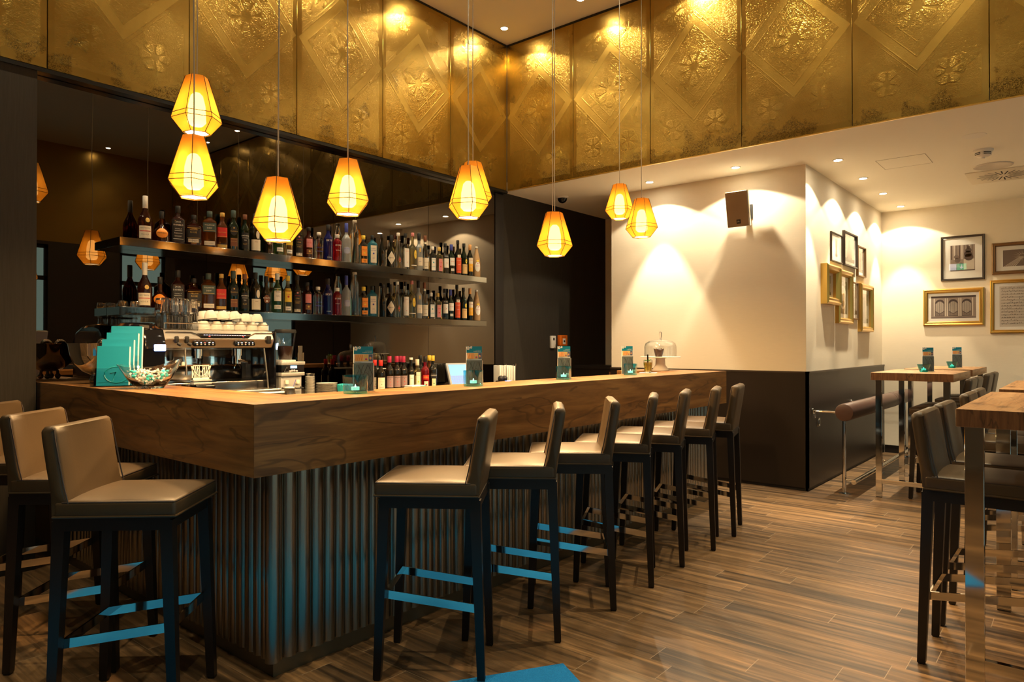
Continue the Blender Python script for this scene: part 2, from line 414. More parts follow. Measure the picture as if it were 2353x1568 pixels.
# window side, behind the camera (seen only as reflections)
W=MB();wins=[(-2.0,-.7),(.2,1.5),(2.5,3.84),(4.92,5.7),(7.4,8.4)]
xs=[-2.7]+[q for w_ in wins for q in w_]+[9.94]
for i in range(0,len(xs),2): W.box(xs[i],xs[i+1],-3.1,-3.0,0,ZL-.003)
for a,b in wins: W.box(a,b,-3.1,-3.0,0,.12);W.box(a,b,-3.1,-3.0,3.0,ZL-.003)
struct(MB().box(-2.8,5.93,-3.1,-3.0,ZL-.003,ZU).build('wall_front_upper',mat('front_gold',(.55,.34,.08),.3,.9)))
struct(MB().box(-2.7,-2.69,-2.99,4.9,ZL,ZU-.01).build('wall_left_upper',MATS['front_gold']))
struct(W.build('wall_front',mat('front_wall_paint',(.07,.05,.035),.6)))
for i,(a,b) in enumerate(wins):
    f=MB();
    for q in ((a,a+.05,.12,3.),(b-.05,b,.12,3.),(a,b,.12,.18),(a,b,2.94,3.),(a,b,2.42,2.49)): f.box(q[0],q[1],-3.07,-3.03,q[2],q[3])
    f=struct(f.build('window_%d'%(i+1),M['blackwood']))
    MB().box(a+.05,b-.05,-3.055,-3.047,.18,2.42).box(a+.05,b-.05,-3.055,-3.047,2.49,2.94).build('pane',M['pglass'],f)
sbox('wall_left',mat('left_wall_paint',(.1,.075,.05),.6),-2.8,-2.7,-3.1,5.09,0,ZU)
es=thing('exit_sign','green glowing exit sign with a white down arrow, mirrored in the picture glass','sign',(-2.69,2.73,3.5))
MB().box(0,.03,-.22,.22,-.1,.1).build('housing',M['plastw'],es)
MB().box(.03,.034,-.2,.02,-.085,.085).build('green_panel',M['exit'],es)
MB().box(.034,.037,-.1,-.08,-.02,.06).add([(.037,-.14,-.01),(.037,-.04,-.01),(.037,-.09,-.06)],[(0,1,2)]).build('arrow',M['exitw'],es)
MB().box(.03,.034,.03,.2,-.085,.085).build('white_panel',M['exitw'],es)
# gold cladding
gb=struct(MB().box(-2.7,5.835,4.922,5.09,ZL,ZU).build('wall_back_upper',M['grout']))
PW=.8725
def gpanel(par,loc,rz,w):
    o=MB().box(-w/2+.0015,w/2-.0015,0,.01,-(ZU-ZL)/2+.004,(ZU-ZL)/2-.028,bev=.0025,seg=1).build('embossed_panel',M['goldwall'],par,loc=loc,rot=(0,0,rz),flat=False)
    return o
sa=[5.823,4.946,4.077,3.189,2.317,1.443,.57,-.303,-1.176,-2.049,-2.69]
for a,b in zip(sa[1:],sa[:-1]): gpanel(gb,((a+b)/2,4.911,(ZL+ZU)/2),0,b-a)
gr=struct(MB().box(5.834,5.93,-3.0,4.921,ZL+.1,ZU).build('wall_right_upper',M['grout']))
sb=[4.911,4.029,3.151,2.278,1.402,.521,-.352,-1.225,-2.098,-2.99]
for a,b in zip(sb[1:],sb[:-1]): gpanel(gr,(5.823,(a+b)/2,(ZL+ZU)/2),-PI/2,b-a)
MB().box(5.8225,5.835,-3.0,4.905,ZL-.004,ZL+.004).build('edge_strip',M['gold'],gr)
# ---------------------------------------------------------------- lights
def spot(par,e,half,blend,col=LC,r=.02,dz=-.03):
    l=bpy.data.lights.new('spot_light','SPOT');l.energy=e;l.spot_size=2*math.radians(half);l.spot_blend=blend;l.color=col;l.shadow_soft_size=r
    o=bpy.data.objects.new('spot_light',l);COL.objects.link(o);o.parent=par;o.location=(0,0,dz);return o
_dl=[0]
def downlight(x,y,z,e,label,half=45,blend=.6,e2=0,half2=64,group=None,col=None,first=[None]):
    if col is None: col=LC if z>4 else (1,.86,.62)
    t=thing('downlight',label,'ceiling light',(x,y,z),0,group)
    if first[0] is None:
        first[0]=(MB().lathe([(-.001,.034),(-.006,.036),(-.006,.044),(-.001,.047)],28).build('trim_ring',M['plastw'],t),
                  MB().lathe([(-.0035,.033),(-.0015,.033)],24).build('lens',M['lens'],t))
    else:
        for o in first[0]: c=o.copy();COL.objects.link(c);c.parent=t
    if e: spot(t,e,half,blend,col)
    if e2: spot(t,e2,half2,.12,col,.012)
    return t
KL=1.0
for i,(A,B) in enumerate(((6.775,1.753),(7.681,1.749),(8.592,1.755),(9.514,1.75))):
    downlight(A,B,ZL,150*KL,'recessed downlight over the picture wall, %s from the near corner'%ORD[i],27,.35,34*KL,62)
downlight(6.44,3.495,ZL,200*KL,'recessed downlight washing the cream wall behind the cake stand',28,.35,42*KL,62)
downlight(6.43,2.575,ZL,200*KL,'recessed downlight just above the wall loudspeaker',30,.35,46*KL,66)
downlight(6.44,4.62,ZL,22*KL,'recessed downlight over the passage behind the dome camera',40,.6)
k=0
for B in (4.674,3.719,2.764,1.81,.855,-.1,-1.05):
    downlight(5.5,B,ZU,90 if k else 60,'recessed downlight in the high ceiling along the right gold wall, %s from the corner'%ORD[k],36,.7,20,66);k+=1
for i,A in enumerate((4.54,3.58,2.62,1.66,.7,-.26)):
    downlight(A,4.58,ZU,(120,110,80,50,35,30)[i],'recessed downlight in the high ceiling along the back gold wall, %s from the corner'%ORD[i+1],36,.7,18,66)
for i,(A,B,E_) in enumerate(((3.9,1.0,225),(1.6,.9,70),(3.3,2.3,130),(-.4,2.7,60),(.2,-.9,60),(2.6,-1.2,120))):
    downlight(A,B,ZU,E_,'recessed downlight in the middle of the high ceiling, out of view',33,.9,group='downlights of the middle high ceiling')  # unseen lamps added as fill for the room
for i,A in enumerate((4.6,2.8,1.0,-.8)):
    downlight(A,-2.65,ZU,110,'recessed downlight in the high ceiling along the window wall, out of view',40,.8,group='downlights along the window wall')  # added lamps, unseen, to light the gold wall opposite the bar
downlight(.95,1.95,ZU,190,'recessed downlight above the blue floor mat, out of view',23,.6)  # unseen lamp added so the mat shows brighter in the chrome
for i,(A,B) in enumerate(((7.2,-.4),(8.9,-.4),(7.2,-1.7),(8.9,-1.7))):
    downlight(A,B,ZL,75,'recessed downlight over the dining end, out of view',45,.8,group='downlights over the dining end')
# ---------------------------------------------------------------- bar counter
A0,B0,HC,HS,AE=1.417,2.466,1.132,.849,5.94
bar=thing('bar_counter','long L-shaped bar with thick walnut slab front over corrugated metal','bar counter',(A0,B0,0))
BO=(A0,B0,0)
def bl(mb,name,m,orig=(0,0,0)):
    o=mb.build(name,m);o.parent=bar;o.location=(-A0,-B0,0);return o
D=.375;g=.0006
fs=MB().prism([(A0,B0),(AE,B0),(AE-.49,B0+D+.04),(AE-.49,B0+D+.04),(A0+D,B0+D)][:3]+[(A0+D,B0+D)],HC-.04,HC)
fs=MB();fs.add([(A0,B0,HC-.04),(AE,B0,HC-.04),(AE-.49,B0+D,HC-.04),(A0+D,B0+D,HC-.04),(A0,B0,HC),(AE,B0,HC),(AE-.49,B0+D,HC),(A0+D,B0+D,HC)],[(3,2,1,0),(4,5,6,7),(0,1,5,4),(1,2,6,5),(2,3,7,6),(3,0,4,7)])
fs.hexa([(A0,B0,HS),(AE,B0,HS),(AE-.04,B0+.04,HS),(A0+.04,B0+.04,HS)],[(A0,B0,HC-.04),(AE,B0,HC-.04),(AE-.04,B0+.04,HC-.04),(A0+.04,B0+.04,HC-.04)])
bl(fs,'front_slab',M['woodA'])
ls=MB();ls.hexa([(A0,B0+g,HC-.04),(A0+D,B0+D+g,HC-.04),(A0+D,4.985,HC-.04),(A0,4.985,HC-.04)],[(A0,B0+g,HC),(A0+D,B0+D+g,HC),(A0+D,4.985,HC),(A0,4.985,HC)])
ls.hexa([(A0,B0+g,HS),(A0+.04,B0+.04+g,HS),(A0+.04,4.985,HS),(A0,4.985,HS)],[(A0,B0+g,HC-.04),(A0+.04,B0+.04+g,HC-.04),(A0+.04,4.985,HC-.04),(A0,4.985,HC-.04)])
bl(ls,'left_slab',M['woodB'])
RB=3.29
rs=MB();rs.hexa([(AE,B0+g,HC-.04),(AE,RB,HC-.04),(AE-.49,RB,HC-.04),(AE-.49,B0+D+g,HC-.04)],[(AE,B0+g,HC),(AE,RB,HC),(AE-.49,RB,HC),(AE-.49,B0+D+g,HC)])
rs.box(AE-.04,AE,B0+.042,RB,HS,HC-.04)
bl(rs,'right_slab',M['woodB'])
# underside board, carcass and toe kick
ub=MB().box(A0+.05,AE-.05,B0+.045,B0+D,HS,HS+.03).box(A0+.05,A0+D,B0+D,4.98,HS,HS+.03)
bl(ub,'underside_board',M['blackm'])
TA,TB=1.565,2.572
bl(MB().box(TA,5.86,TB,TB+.06,0,.075).box(TA,TA+.06,TB+.06,4.98,0,.075),'toe_kick',mat('toe_kick_metal',(.16,.14,.1),.35,.8))
bl(MB().box(TA+.01,5.84,TB+.01,TB+.28,.06,HS).box(TA+.01,TA+.22,TB+.28,4.98,.06,HS).box(5.48,5.84,TB+.28,RB-.03,0,HS),'carcass',M['blackm'])
def corr(p0,p1,nrm):
    p0=Vector(p0);p1=Vector(p1);L=(p1-p0).length;d=(p1-p0)/L;vs=[];fs=[];K=9;ws=[];q_=0
    while sum(ws)<L-.03: ws.append(.0555+.013*math.sin(q_*2*PI/9+.2));q_+=1
    kk=L/sum(ws);ws=[w_*kk for w_ in ws];n=len(ws);st_=[sum(ws[:j]) for j in range(n)]
    nr=Vector(nrm)
    for i in range(n):
        for k in range(K):
            a=PI*k/K
            r=ws[i]/2;vs.append(p0+d*(st_[i]+r-r*math.cos(a))+nr*(.72*r*math.sin(a)))
    vs.append(p1.copy());N=len(vs)
    mb=MB();mb.add([(v.x,v.y,.07) for v in vs]+[(v.x,v.y,HS) for v in vs],[(i,i+1,N+i+1,N+i) for i in range(N-1)])
    mb.add([(p0.x,p0.y,.07),(p1.x,p1.y,.07),(p1.x,p1.y,HS),(p0.x,p0.y,HS)],[(3,2,1,0)])
    # bottom closing caps
    for i in range(n):
        q=[vs[i*K+k] for k in range(K)]+[vs[min((i+1)*K,N-1)]]
        mb.add([(v.x,v.y,.07) for v in q],[tuple(range(len(q)-1,-1,-1))])
    return mb
bl(corr((TA-.02,TB-.005,0),(5.87,TB-.005,0),(0,-1,0)),'corrugated_front',M['corr'])
bl(corr((TA-.005,4.98,0),(TA-.005,TB-.02,0),(-1,0,0)),'corrugated_side',M['corr'])
bl(MB().cyl((TA-.008,TB-.008,.07),(TA-.008,TB-.008,HS),.03,20),'corner_tube',M['corr'])
# back counter
bc=thing('back_counter','dark low back counter under the bottle shelves','counter',(1.86,4.3,0))
def bk(mb,n,m):
    o=mb.build(n,m,bc);o.location=(-1.86,-4.3,0);return o
bk(MB().box(1.86,5.55,4.32,4.985,.915,.95,bev=.004),'worktop',M['steeld'])
for i in range(5): bk(MB().box(1.88+i*.73,1.88+i*.73+.72,4.36,4.98,.1,.914),'cabinet_front',M['blackm'])
bk(MB().box(1.9,5.5,4.42,4.97,0,.1),'plinth',M['blackm'])
# shelves
for z,l in ((2.06,'upper'),(1.611,'lower')):
    a0=1.811
    o=MB().box(a0,5.342,4.78,4.988,z-.054,z,bev=.0015,seg=1).build('bottle_shelf',M['shelf'],orig=(3.57,4.88,z))
    tag(o,'long dark lacquered wall shelf, the %s of the two carrying bottles'%l,'shelf',None)
# ---------------------------------------------------------------- bar stools
def leg_mb(sx,sy):
    tx,ty=.168*sx,(.185 if sy>0 else .188)*sy;bx,by=.178*sx,.2125*sy
    a,b=.0215,.0155
    mb=MB();q=lambda x,y,h:[(x-h,y-h),(x+h,y-h),(x+h,y+h),(x-h,y+h)]
    lv=[(0.,bx,by,b*.7),(.008,bx,by,b),(.7,tx,ty,a),(.735,tx,ty,a)]
    vs=[];
    for z,x,y,h in lv: vs+=[(px,py,z) for px,py in q(x,y,h)]
    fs=[(3,2,1,0),(12,13,14,15)]
    for i in range(3):
        for k in range(4): fs.append((i*4+k,i*4+(k+1)%4,i*4+4+(k+1)%4,i*4+4+k))
    return mb.add(vs,fs)
def cushion(x0,x1,y0,y1,z0,z1,r=.018,dome=.012,mx=None,tilt=0):
    # rounded box with a slightly domed top built on a grid
    bm=bmesh.new();bmesh.ops.create_cube(bm,size=1)
    for v in bm.verts: v.co=Vector(((x0+x1)/2+v.co.x*(x1-x0),(y0+y1)/2+v.co.y*(y1-y0),(z0+z1)/2+v.co.z*(z1-z0)))
    bmesh.ops.bevel(bm,geom=bm.edges[:]+bm.verts[:],offset=r,segments=4,profile=.5,affect='EDGES')
    top=[f for f in bm.faces if f.normal.z>.9 and f.calc_area()>.01]
    if dome:
        e=set(e for f in top for e in f.edges)
        bmesh.ops.subdivide_edges(bm,edges=list(e),cuts=7,use_grid_fill=True)
        for v in bm.verts:
            if v.co.z>z1-1e-4:
                a=(v.co.x-(x0+x1)/2)/((x1-x0)/2);b=(v.co.y-(y0+y1)/2)/((y1-y0)/2)
                v.co.z+=dome*max(0,1-a*a)*max(0,1-b*b)
    vs=[v.co.copy() for v in bm.verts];fs=[[v.index for v in f.verts] for f in bm.faces];bm.free()
    return MB().add(vs,fs,0,mx)
def back_mb():
    mb=MB();# leaning rounded slab, profile in y,z extruded along x
    W=.197
    prof=[(-.142,.762),(-.16,.84),(-.176,.94),(-.192,1.045),(-.198,1.066),(-.212,1.074),(-.238,1.07),(-.249,1.056),(-.248,1.04),(-.232,.93),(-.217,.84),(-.205,.757)]
    n=len(prof);xs=[-W,-W+.006,-W+.016,-.1,0,.1,W-.016,W-.006,W];ins=[.014,.005,0,0,0,0,0,.005,.014];bow=[0,0,0,.006,.009,.006,0,0,0]
    cy=sum(p[0] for p in prof)/n;cz=.915
    vs=[]
    for x,i_,bw in zip(xs,ins,bow):
        for (y,z) in prof:
            dy=y-(-.143-(z-.76)*.24);zz=z-(i_ if z>.9 else 0)
            yy=y+(i_*.9 if y<-.2 else -i_*.9) if z>.78 else y
            vs.append((x,yy-(bw if y>-.2 and z<1.06 and z>.8 else -bw*.0),zz))
    fs=[tuple(range(n)),tuple((len(xs)-1)*n+k for k in range(n-1,-1,-1))]
    for i in range(len(xs)-1):
        for k in range(n): fs.append((i*n+k,(i+1)*n+k,(i+1)*n+(k+1)%n,i*n+(k+1)%n))
    return mb.add(vs,fs)
def make_stool(label,group):
    t=thing('bar_stool',label,'bar stool',(0,0,0),0,group)
    st=cushion(-.2,.2,-.2,.222,.746,.808,.014,.016).build('seat',M['leather'],t)
    MB().tube([(-.2,-.2,.752),(-.2,.222,.752),(.2,.222,.752),(.2,-.2,.752)],.0045,6,closed=True).build('piping',M['leather'],st)
    MB().tube([(-.197,-.17,.803),(-.197,.215,.803),(-.19,.219,.803),(.19,.219,.803),(.197,.215,.803),(.197,-.17,.803)],.0024,5).build('seam',M['leatherD'],st)
    bk_=back_mb().build('backrest',M['leather'],t,ang=50)
    for s in (-1,1):
        MB().tube([(s*.197,-.146,.79),(s*.198,-.163,.86),(s*.198,-.18,.95),(s*.197,-.196,1.035),(s*.19,-.2,1.06)],.0026,5).build('side_seam',M['leatherD'],bk_)
    fr=MB().box(-.19,.19,.165,.2,.70,.747).box(-.19,.19,-.205,-.17,.70,.747).box(-.19,-.155,-.17,.165,.70,.747).box(.155,.19,-.17,.165,.70,.747)
    fr.build('seat_frame',M['blackwood'],t)
    for sx in (-1,1):
        for sy in (1,-1): leg_mb(sx,sy).build('leg',M['blackwood'],t)
    def bar(p0,p1,h=.017,w=.0035):
        p0=Vector(p0);p1=Vector(p1);d=(p1-p0).normalized();nn=Vector((-d.y,d.x,0))*w
        return MB().hexa([p0-nn-Vector((0,0,h)),p1-nn-Vector((0,0,h)),p1+nn-Vector((0,0,h)),p0+nn-Vector((0,0,h))],[p0-nn+Vector((0,0,h)),p1-nn+Vector((0,0,h)),p1+nn+Vector((0,0,h)),p0+nn+Vector((0,0,h))])
    z=.325;x,y=.152,.186;zf,zr=.34,.288
    for s in (-1,1):
        bar((s*x,-y,zr),(s*x,y,zf)).build('footrest_bar',M['chrome'],t)
        bar((-x,s*y,(zf if s>0 else zr)+.001),(x,s*y,(zf if s>0 else zr)+.001)).build('footrest_bar',M['chrome'],t)
    return t
s0=make_stool('first leather bar stool along the long front of the bar, nearest the bar corner','bar stools along the bar front')
T0=tree(s0)
def place(t,x,y,deg): t.location=(x,y,0);t.rotation_euler=(0,0,math.radians(deg))
BN=[(2.075,1.884,36),(2.583,1.874,37),(3.074,1.878,36),(3.502,1.892,27),(3.945,1.92,22),(4.394,1.915,20),(4.807,1.941,15)]
for i,(x,y,th) in enumerate(BN):
    a=math.radians(th);cx=x+.178*math.cos(a)-.2125*math.sin(a);cy=y+.178*math.sin(a)+.2125*math.cos(a)
    t=s0 if i==0 else copy_tree(T0)
    if i: t['label']=('%s leather bar stool along the bar front, counted from the near bar corner'%ORD[i].capitalize() if i<6 else 'last leather bar stool along the bar front, closest to the dark wainscot wall').replace('Second','second')
    t['label']=t['label'][0].lower()+t['label'][1:]
    place(t,cx,cy,th)
for i,(x,y,lab) in enumerate(((1.13,2.80,'leather bar stool in the left foreground, whole seat visible beside the bar corner'),(1.155,3.405,'middle leather bar stool on the left side of the bar, behind the foreground one'),(1.15,4.03,'leather bar stool at the far left edge of the photo, only its back showing'))):
    t=copy_tree(T0);place(t,x,y,-137);t['label']=lab;t['group']='bar stools along the left bar end'
for i,(x,lab) in enumerate(((3.585,'leather bar stool at the near right table, closest to the camera'),(4.105,'leather bar stool at the near right table, behind the closest one'),(5.03,'leather bar stool at the far right-edge table, nearer of its two'),(5.5,'leather bar stool at the far right-edge table, farther of its two'))):
    t=copy_tree(T0);place(t,x,.765-.425+.0,180);t['label']=lab;t['group']='bar stools along the right edge tables'
for i,(x,lab) in enumerate(((7.16,'leather bar stool at the high table by the leaning rail, nearest of the row'),(7.6,'leather bar stool at the high table by the leaning rail, second of the row'),(8.5,'leather bar stool at the farthest high table, nearer one'),(9.05,'leather bar stool at the farthest high table, nearest the picture wall end'))):
    t=copy_tree(T0);place(t,x,1.0,0);t['label']=lab;t['group']='bar stools at the high tables by the rail'
# ---------------------------------------------------------------- high tables
def high_table(x0,x1,y0,y1,label,lw=.05):
    t=thing('high_table',label,'table',((x0+x1)/2,(y0+y1)/2,0),0,'high tables')
    hx,hy=(x1-x0)/2,(y1-y0)/2;H=1.117;th=.068
    MB().box(-hx,hx,-hy,hy,H-th,H,bev=.0015,seg=1).build('table_top',[M['tableA']],t)
    MB().box(-hx-.0012,-hx,-hy+.002,hy-.002,H-th+.001,H-.001).build('end_grain',M['tableE'],t)
    for sx in (-1,1):
        for sy in (-1,1):
            cx=sx*(hx-.05);cy=sy*(hy-.055)
            l=MB().box(cx-.015,cx+.015,cy-lw/2,cy+lw/2,.006,H-th,bev=.001,seg=1).build('leg',M['chrome'],t)
            MB().box(cx-.013,cx+.013,cy-lw/2+.003,cy+lw/2-.003,0,.006).build('foot_pad',M['blackm'],l)
        MB().box(sx*(hx-.05)-.013,sx*(hx-.05)+.013,-hy+.055+lw/2,hy-.055-lw/2,.125,.165).build('crossbar',M['chrome'],t)
    return t
high_table(3.13,4.40,-.27,.391,'high wooden table in the right foreground with its corner toward the camera',.062)
high_table(4.70,5.92,-.27,.383,'high wooden table at the right edge behind the nearest one')
high_table(6.84,7.93,.868,1.50,'high wooden table beside the padded leaning rail')
high_table(8.18,9.42,.878,1.48,'farthest high wooden table near the picture corner')
# ---------------------------------------------------------------- leaning rail
rl=thing('leaning_rail','long brown leather padded leaning rail on chrome posts by the wainscot','rail',(6.82,1.72,0))
def R_(mb,n,m,p=None):
    o=mb.build(n,m,p or rl)
    if p is None: o.location=(-6.82,-1.72,0)
    return o
RZ=.745;cm=MB();pr=[(0,.02),(.0,.06),(.006,.076),(.018,.081)]
cm.lathe([(z,r) for z,r in pr]+[(2.82-z,r) for z,r in reversed(pr)],32,0,Matrix.Translation((6.80,1.715,RZ))@Matrix.Rotation(PI/2,4,'Y'))
c_=R_(cm,'cushion_roll',M['leatherR'])
for q in (.95,1.9,2.0): 
    MB().lathe([(0,.0815),(.003,.0825),(.006,.0815)],32,0,Matrix.Translation((6.80+q,1.715,RZ))@Matrix.Rotation(PI/2,4,'Y'),close=False).build('seam',M['leatherD'],c_)
for q in (6.83,8.22,9.55):
    p=R_(MB().cyl((q,1.72,.008),(q,1.72,RZ-.07),.0165,16),'post',M['chrome'])
    MB().cyl((q,1.72,0),(q,1.72,.008),.05,24).build('base_flange',M['chrome'],p)
    w_=R_(MB().cyl((q,1.79,RZ-.005),(q,1.985,RZ-.005),.012,14).cyl((q,1.985,RZ-.005),(q,1.998,RZ-.005),.028,20),'wall_bracket',M['chrome'])
    R_(MB().cyl((q,1.72,.13),(q,1.63,.13),.01,10),'tube_bracket',M['chrome'])
R_(MB().cyl((6.74,1.62,.13),(9.56,1.62,.13),.021,20),'foot_tube',M['chrome'])
R_(MB().tube([(6.86+.02*math.cos(a),1.985,.70+.022*math.sin(a)) for a in [2*PI*k/16 for k in range(16)]],.004,6,closed=True),'hook_ring',M['chrome'])
so=thing('wall_socket','small chrome wall socket on the wainscot behind the rail post','socket',(7.02,1.999,.62))
MB().box(-.035,.035,-.006,0,-.04,.04,bev=.002).build('plate',M['chrome'],so)
MB().box(-.02,.02,-.0075,-.006,-.02,.02).build('insert',M['slot'],so)
# ---------------------------------------------------------------- rug
ra=math.atan2(1.946-1.719,2.033-2.409)
rg=MB().box(0,2.7,0,1.5,0,.012,bev=.004).build('floor_mat',M['rug'],loc=(2.409,1.719,0),rot=(0,0,ra))
tag(rg,'bright blue floor mat at the bottom edge, one corner in view','mat')
# ---------------------------------------------------------------- pendant lamps
def make_lamp():
    t=thing('pendant_lamp','','pendant lamp')
    def ring(r,z,o=0): return [(r*math.cos(PI/3*k+o),r*math.sin(PI/3*k+o),z) for k in range(6)]
    lv=[(.055,0),(.117,-.203),(.124,-.23),(.068,-.30)]
    mb=MB();vs=[];fs=[]
    for r,z in lv: vs+=ring(r,z)
    for i in range(3):
        for k in range(6): fs.append((i*6+k,i*6+(k+1)%6,(i+1)*6+(k+1)%6,(i+1)*6+k))
    fs.append(tuple(range(6)))
    sh=mb.add(vs,fs).build('shade',M['shade'],t,flat=True)
    sm=MB()
    def edge(p,q,r=.0017): sm.cyl(p,q,r,6)
    for li in (1,2):
        R_v=ring(lv[li][0]+.0015,lv[li][1])
        for k in range(6): edge(R_v[k],R_v[(k+1)%6])
    for k in range(6):
        for i in range(3):
            edge(ring(lv[i][0]+.0015,lv[i][1])[k],ring(lv[i+1][0]+.0015,lv[i+1][1])[k],.0017)
    sm.build('seam',M['brassdark'],t)
    rim=MB()
    Rb=ring(.069,-.301)
    for k in range(6): rim.cyl(Rb[k],Rb[(k+1)%6],.0022,6)
    rim.build('rim',M['gold'],t)
    MB().add(ring(.064,-.296),[(5,4,3,2,1,0)]).build('diffuser',mat('lamp_glow_disc',(1,1,1),.5,emit=(1,.8,.5),es=5),t)  # added glowing disc, gives the open lamp bottom its brightness
    bl_=MB().lathe([(-.262,.001),(-.258,.03),(-.24,.046),(-.15,.042),(-.1,.03),(-.085,.016)],20).build('bulb',M['bulb'],t)
    MB().lathe([(-.085,.016),(-.04,.018),(-.03,.004),(0.012,.004),(.014,.002)],14).build('socket',M['blackm'],t)
    return t
l0=make_lamp();LT=tree(l0)
LAMPS=[(1.757,3.637,2.785,'upper pendant of the pair hanging one above the other at left',.0),(1.623,3.389,2.389,'lower pendant of the pair hanging one above the other at left',.35),
(1.862,3.025,2.170,'largest pendant lamp, low in front of the shelf left half',.2),(2.361,3.141,2.383,'pendant lamp hanging between the low left one and the bar centre pair',.3),
(2.977,2.808,2.412,'front pendant of the overlapping pair near the gold corner',.25),(3.33,3.10,2.56,'rear pendant lamp peeking out behind the front one near the gold corner',.5),
(3.903,2.856,2.283,'front pendant of the overlapping pair against the dark passage wall',.55),(4.21,3.10,2.36,'rear pendant almost hidden behind the one against the dark passage wall',.1),
(5.254,3.143,2.765,'smaller-looking pendant, left of the two in front of the cream wall',.45),(4.826,2.689,2.508,'smaller-looking pendant, right of the two in front of the cream wall',.15)]
for i,(x,y,z,lab,rot) in enumerate(LAMPS):
    t=l0 if i==0 else copy_tree(LT)
    t.location=(x,y,z);t.rotation_euler=(0,0,rot+.69);t['label']='glowing faceted brass '+lab;t['group']='pendant lamps over the bar'
    L=4.672-z
    pts=[(0,0,.012),(.004,0,.3),(-.003,.003,.7),(.002,0,1.1),(0,0,L-.02)] if i!=2 else [(0,0,.012),(.001,0,.25),(.004,0,.5),(.02,.0,.83),(.006,0,1.0),(0,0,1.4),(0,0,L-.02)]
    pts=[p for p in pts if p[2]<=L]
    MB().tube(pts,.0033 if i<5 else .003,6).build('cord',M['cord'],t)
    MB().lathe([(L-.03,.02),(L-.025,.045),(L,.05)],20).build('ceiling_cup',M['plastw'],t)
    pl=bpy.data.lights.new('lamp_light','SPOT');pl.spot_size=2*math.radians(74);pl.spot_blend=.5;pl.energy=72;pl.color=(1,.62,.27);pl.shadow_soft_size=.035
    po=bpy.data.objects.new('lamp_light',pl);COL.objects.link(po);po.parent=t;po.location=(0,0,-.31)
# ---------------------------------------------------------------- bottles
G={'amber':mat('glass_amber',(.55,.16,.02),.06,0,.92),'cognac':mat('glass_cognac',(.1,.016,.006),.06,0,.8),'dark':mat('glass_dark',(.014,.012,.007),.03,0,.35),
'clear':mat('glass_clear_liquid',(.93,.95,.93),.05,0,1.),'frost':mat('glass_frosted',(.62,.66,.68),.35,0,.75),'blue':mat('glass_blue',(.015,.02,.2),.06,0,.7),'red':mat('glass_red',(.6,.01,.03),.06,0,.85),
'cyan':mat('glass_cyan',(.08,.5,.68),.06,0,.85),'green':mat('glass_green',(.08,.25,.09),.06,0,.85),'gdark':mat('glass_dark_green',(.008,.018,.008),.07,0,.4),'yel':mat('glass_pale_yellow',(.85,.75,.38),.05,0,.97),
'wick':None}
m=mat('woven_wicker',(.5,.3,.13),.7);t=NT(m)
wv=t.new('ShaderNodeTexWave');t.set(wv,'Vector',t.mapping(t.coord(),scale=(1,1,1)));wv.bands_direction='Z';wv.inputs['Scale'].default_value=70;wv.inputs['Distortion'].default_value=3
t.col(t.mix(wv.outputs['Fac'],(.28,.15,.06),(.6,.38,.18)));t.bump(wv.outputs['Fac'],.5,.003);G['wick']=m
LB={}
def lab(c):
    k=tuple(round(x,3) for x in c)
    if k not in LB: LB[k]=mat('label_ink_%d'%len(LB),c,.5)
    return LB[k]
CR=(.78,.7,.55);WH=(.85,.82,.75);BK=(.015,.014,.013);GD=(.65,.42,.1);RD=(.6,.03,.02);OR=(.9,.3,.03);YL=(.85,.6,.06);BL=(.05,.07,.35);GN=(.06,.25,.1);BR=(.2,.07,.03);PK=(.7,.25,.25);TE=(.05,.4,.45);SG=(.05,.08,.07)
def prof(H,R,s,nk,rn,top):
    P=[(0,R*.9,0),(.004,R*.985,0),(.01,R,0)]
    P+=[(s*H*q,R,0) for q in (.35,.7,1.)]
    for i in range(1,9):
        q=i/8;z=(s+(nk-s)*q)*H;e=.5+.5*math.cos(PI*q)
        P.append((z,rn+(R-rn)*e**.85,q))
    P+=[(top*H*.985,rn,1),(top*H*.987,rn*1.15,1),(top*H,rn*1.1,1)]
    return P
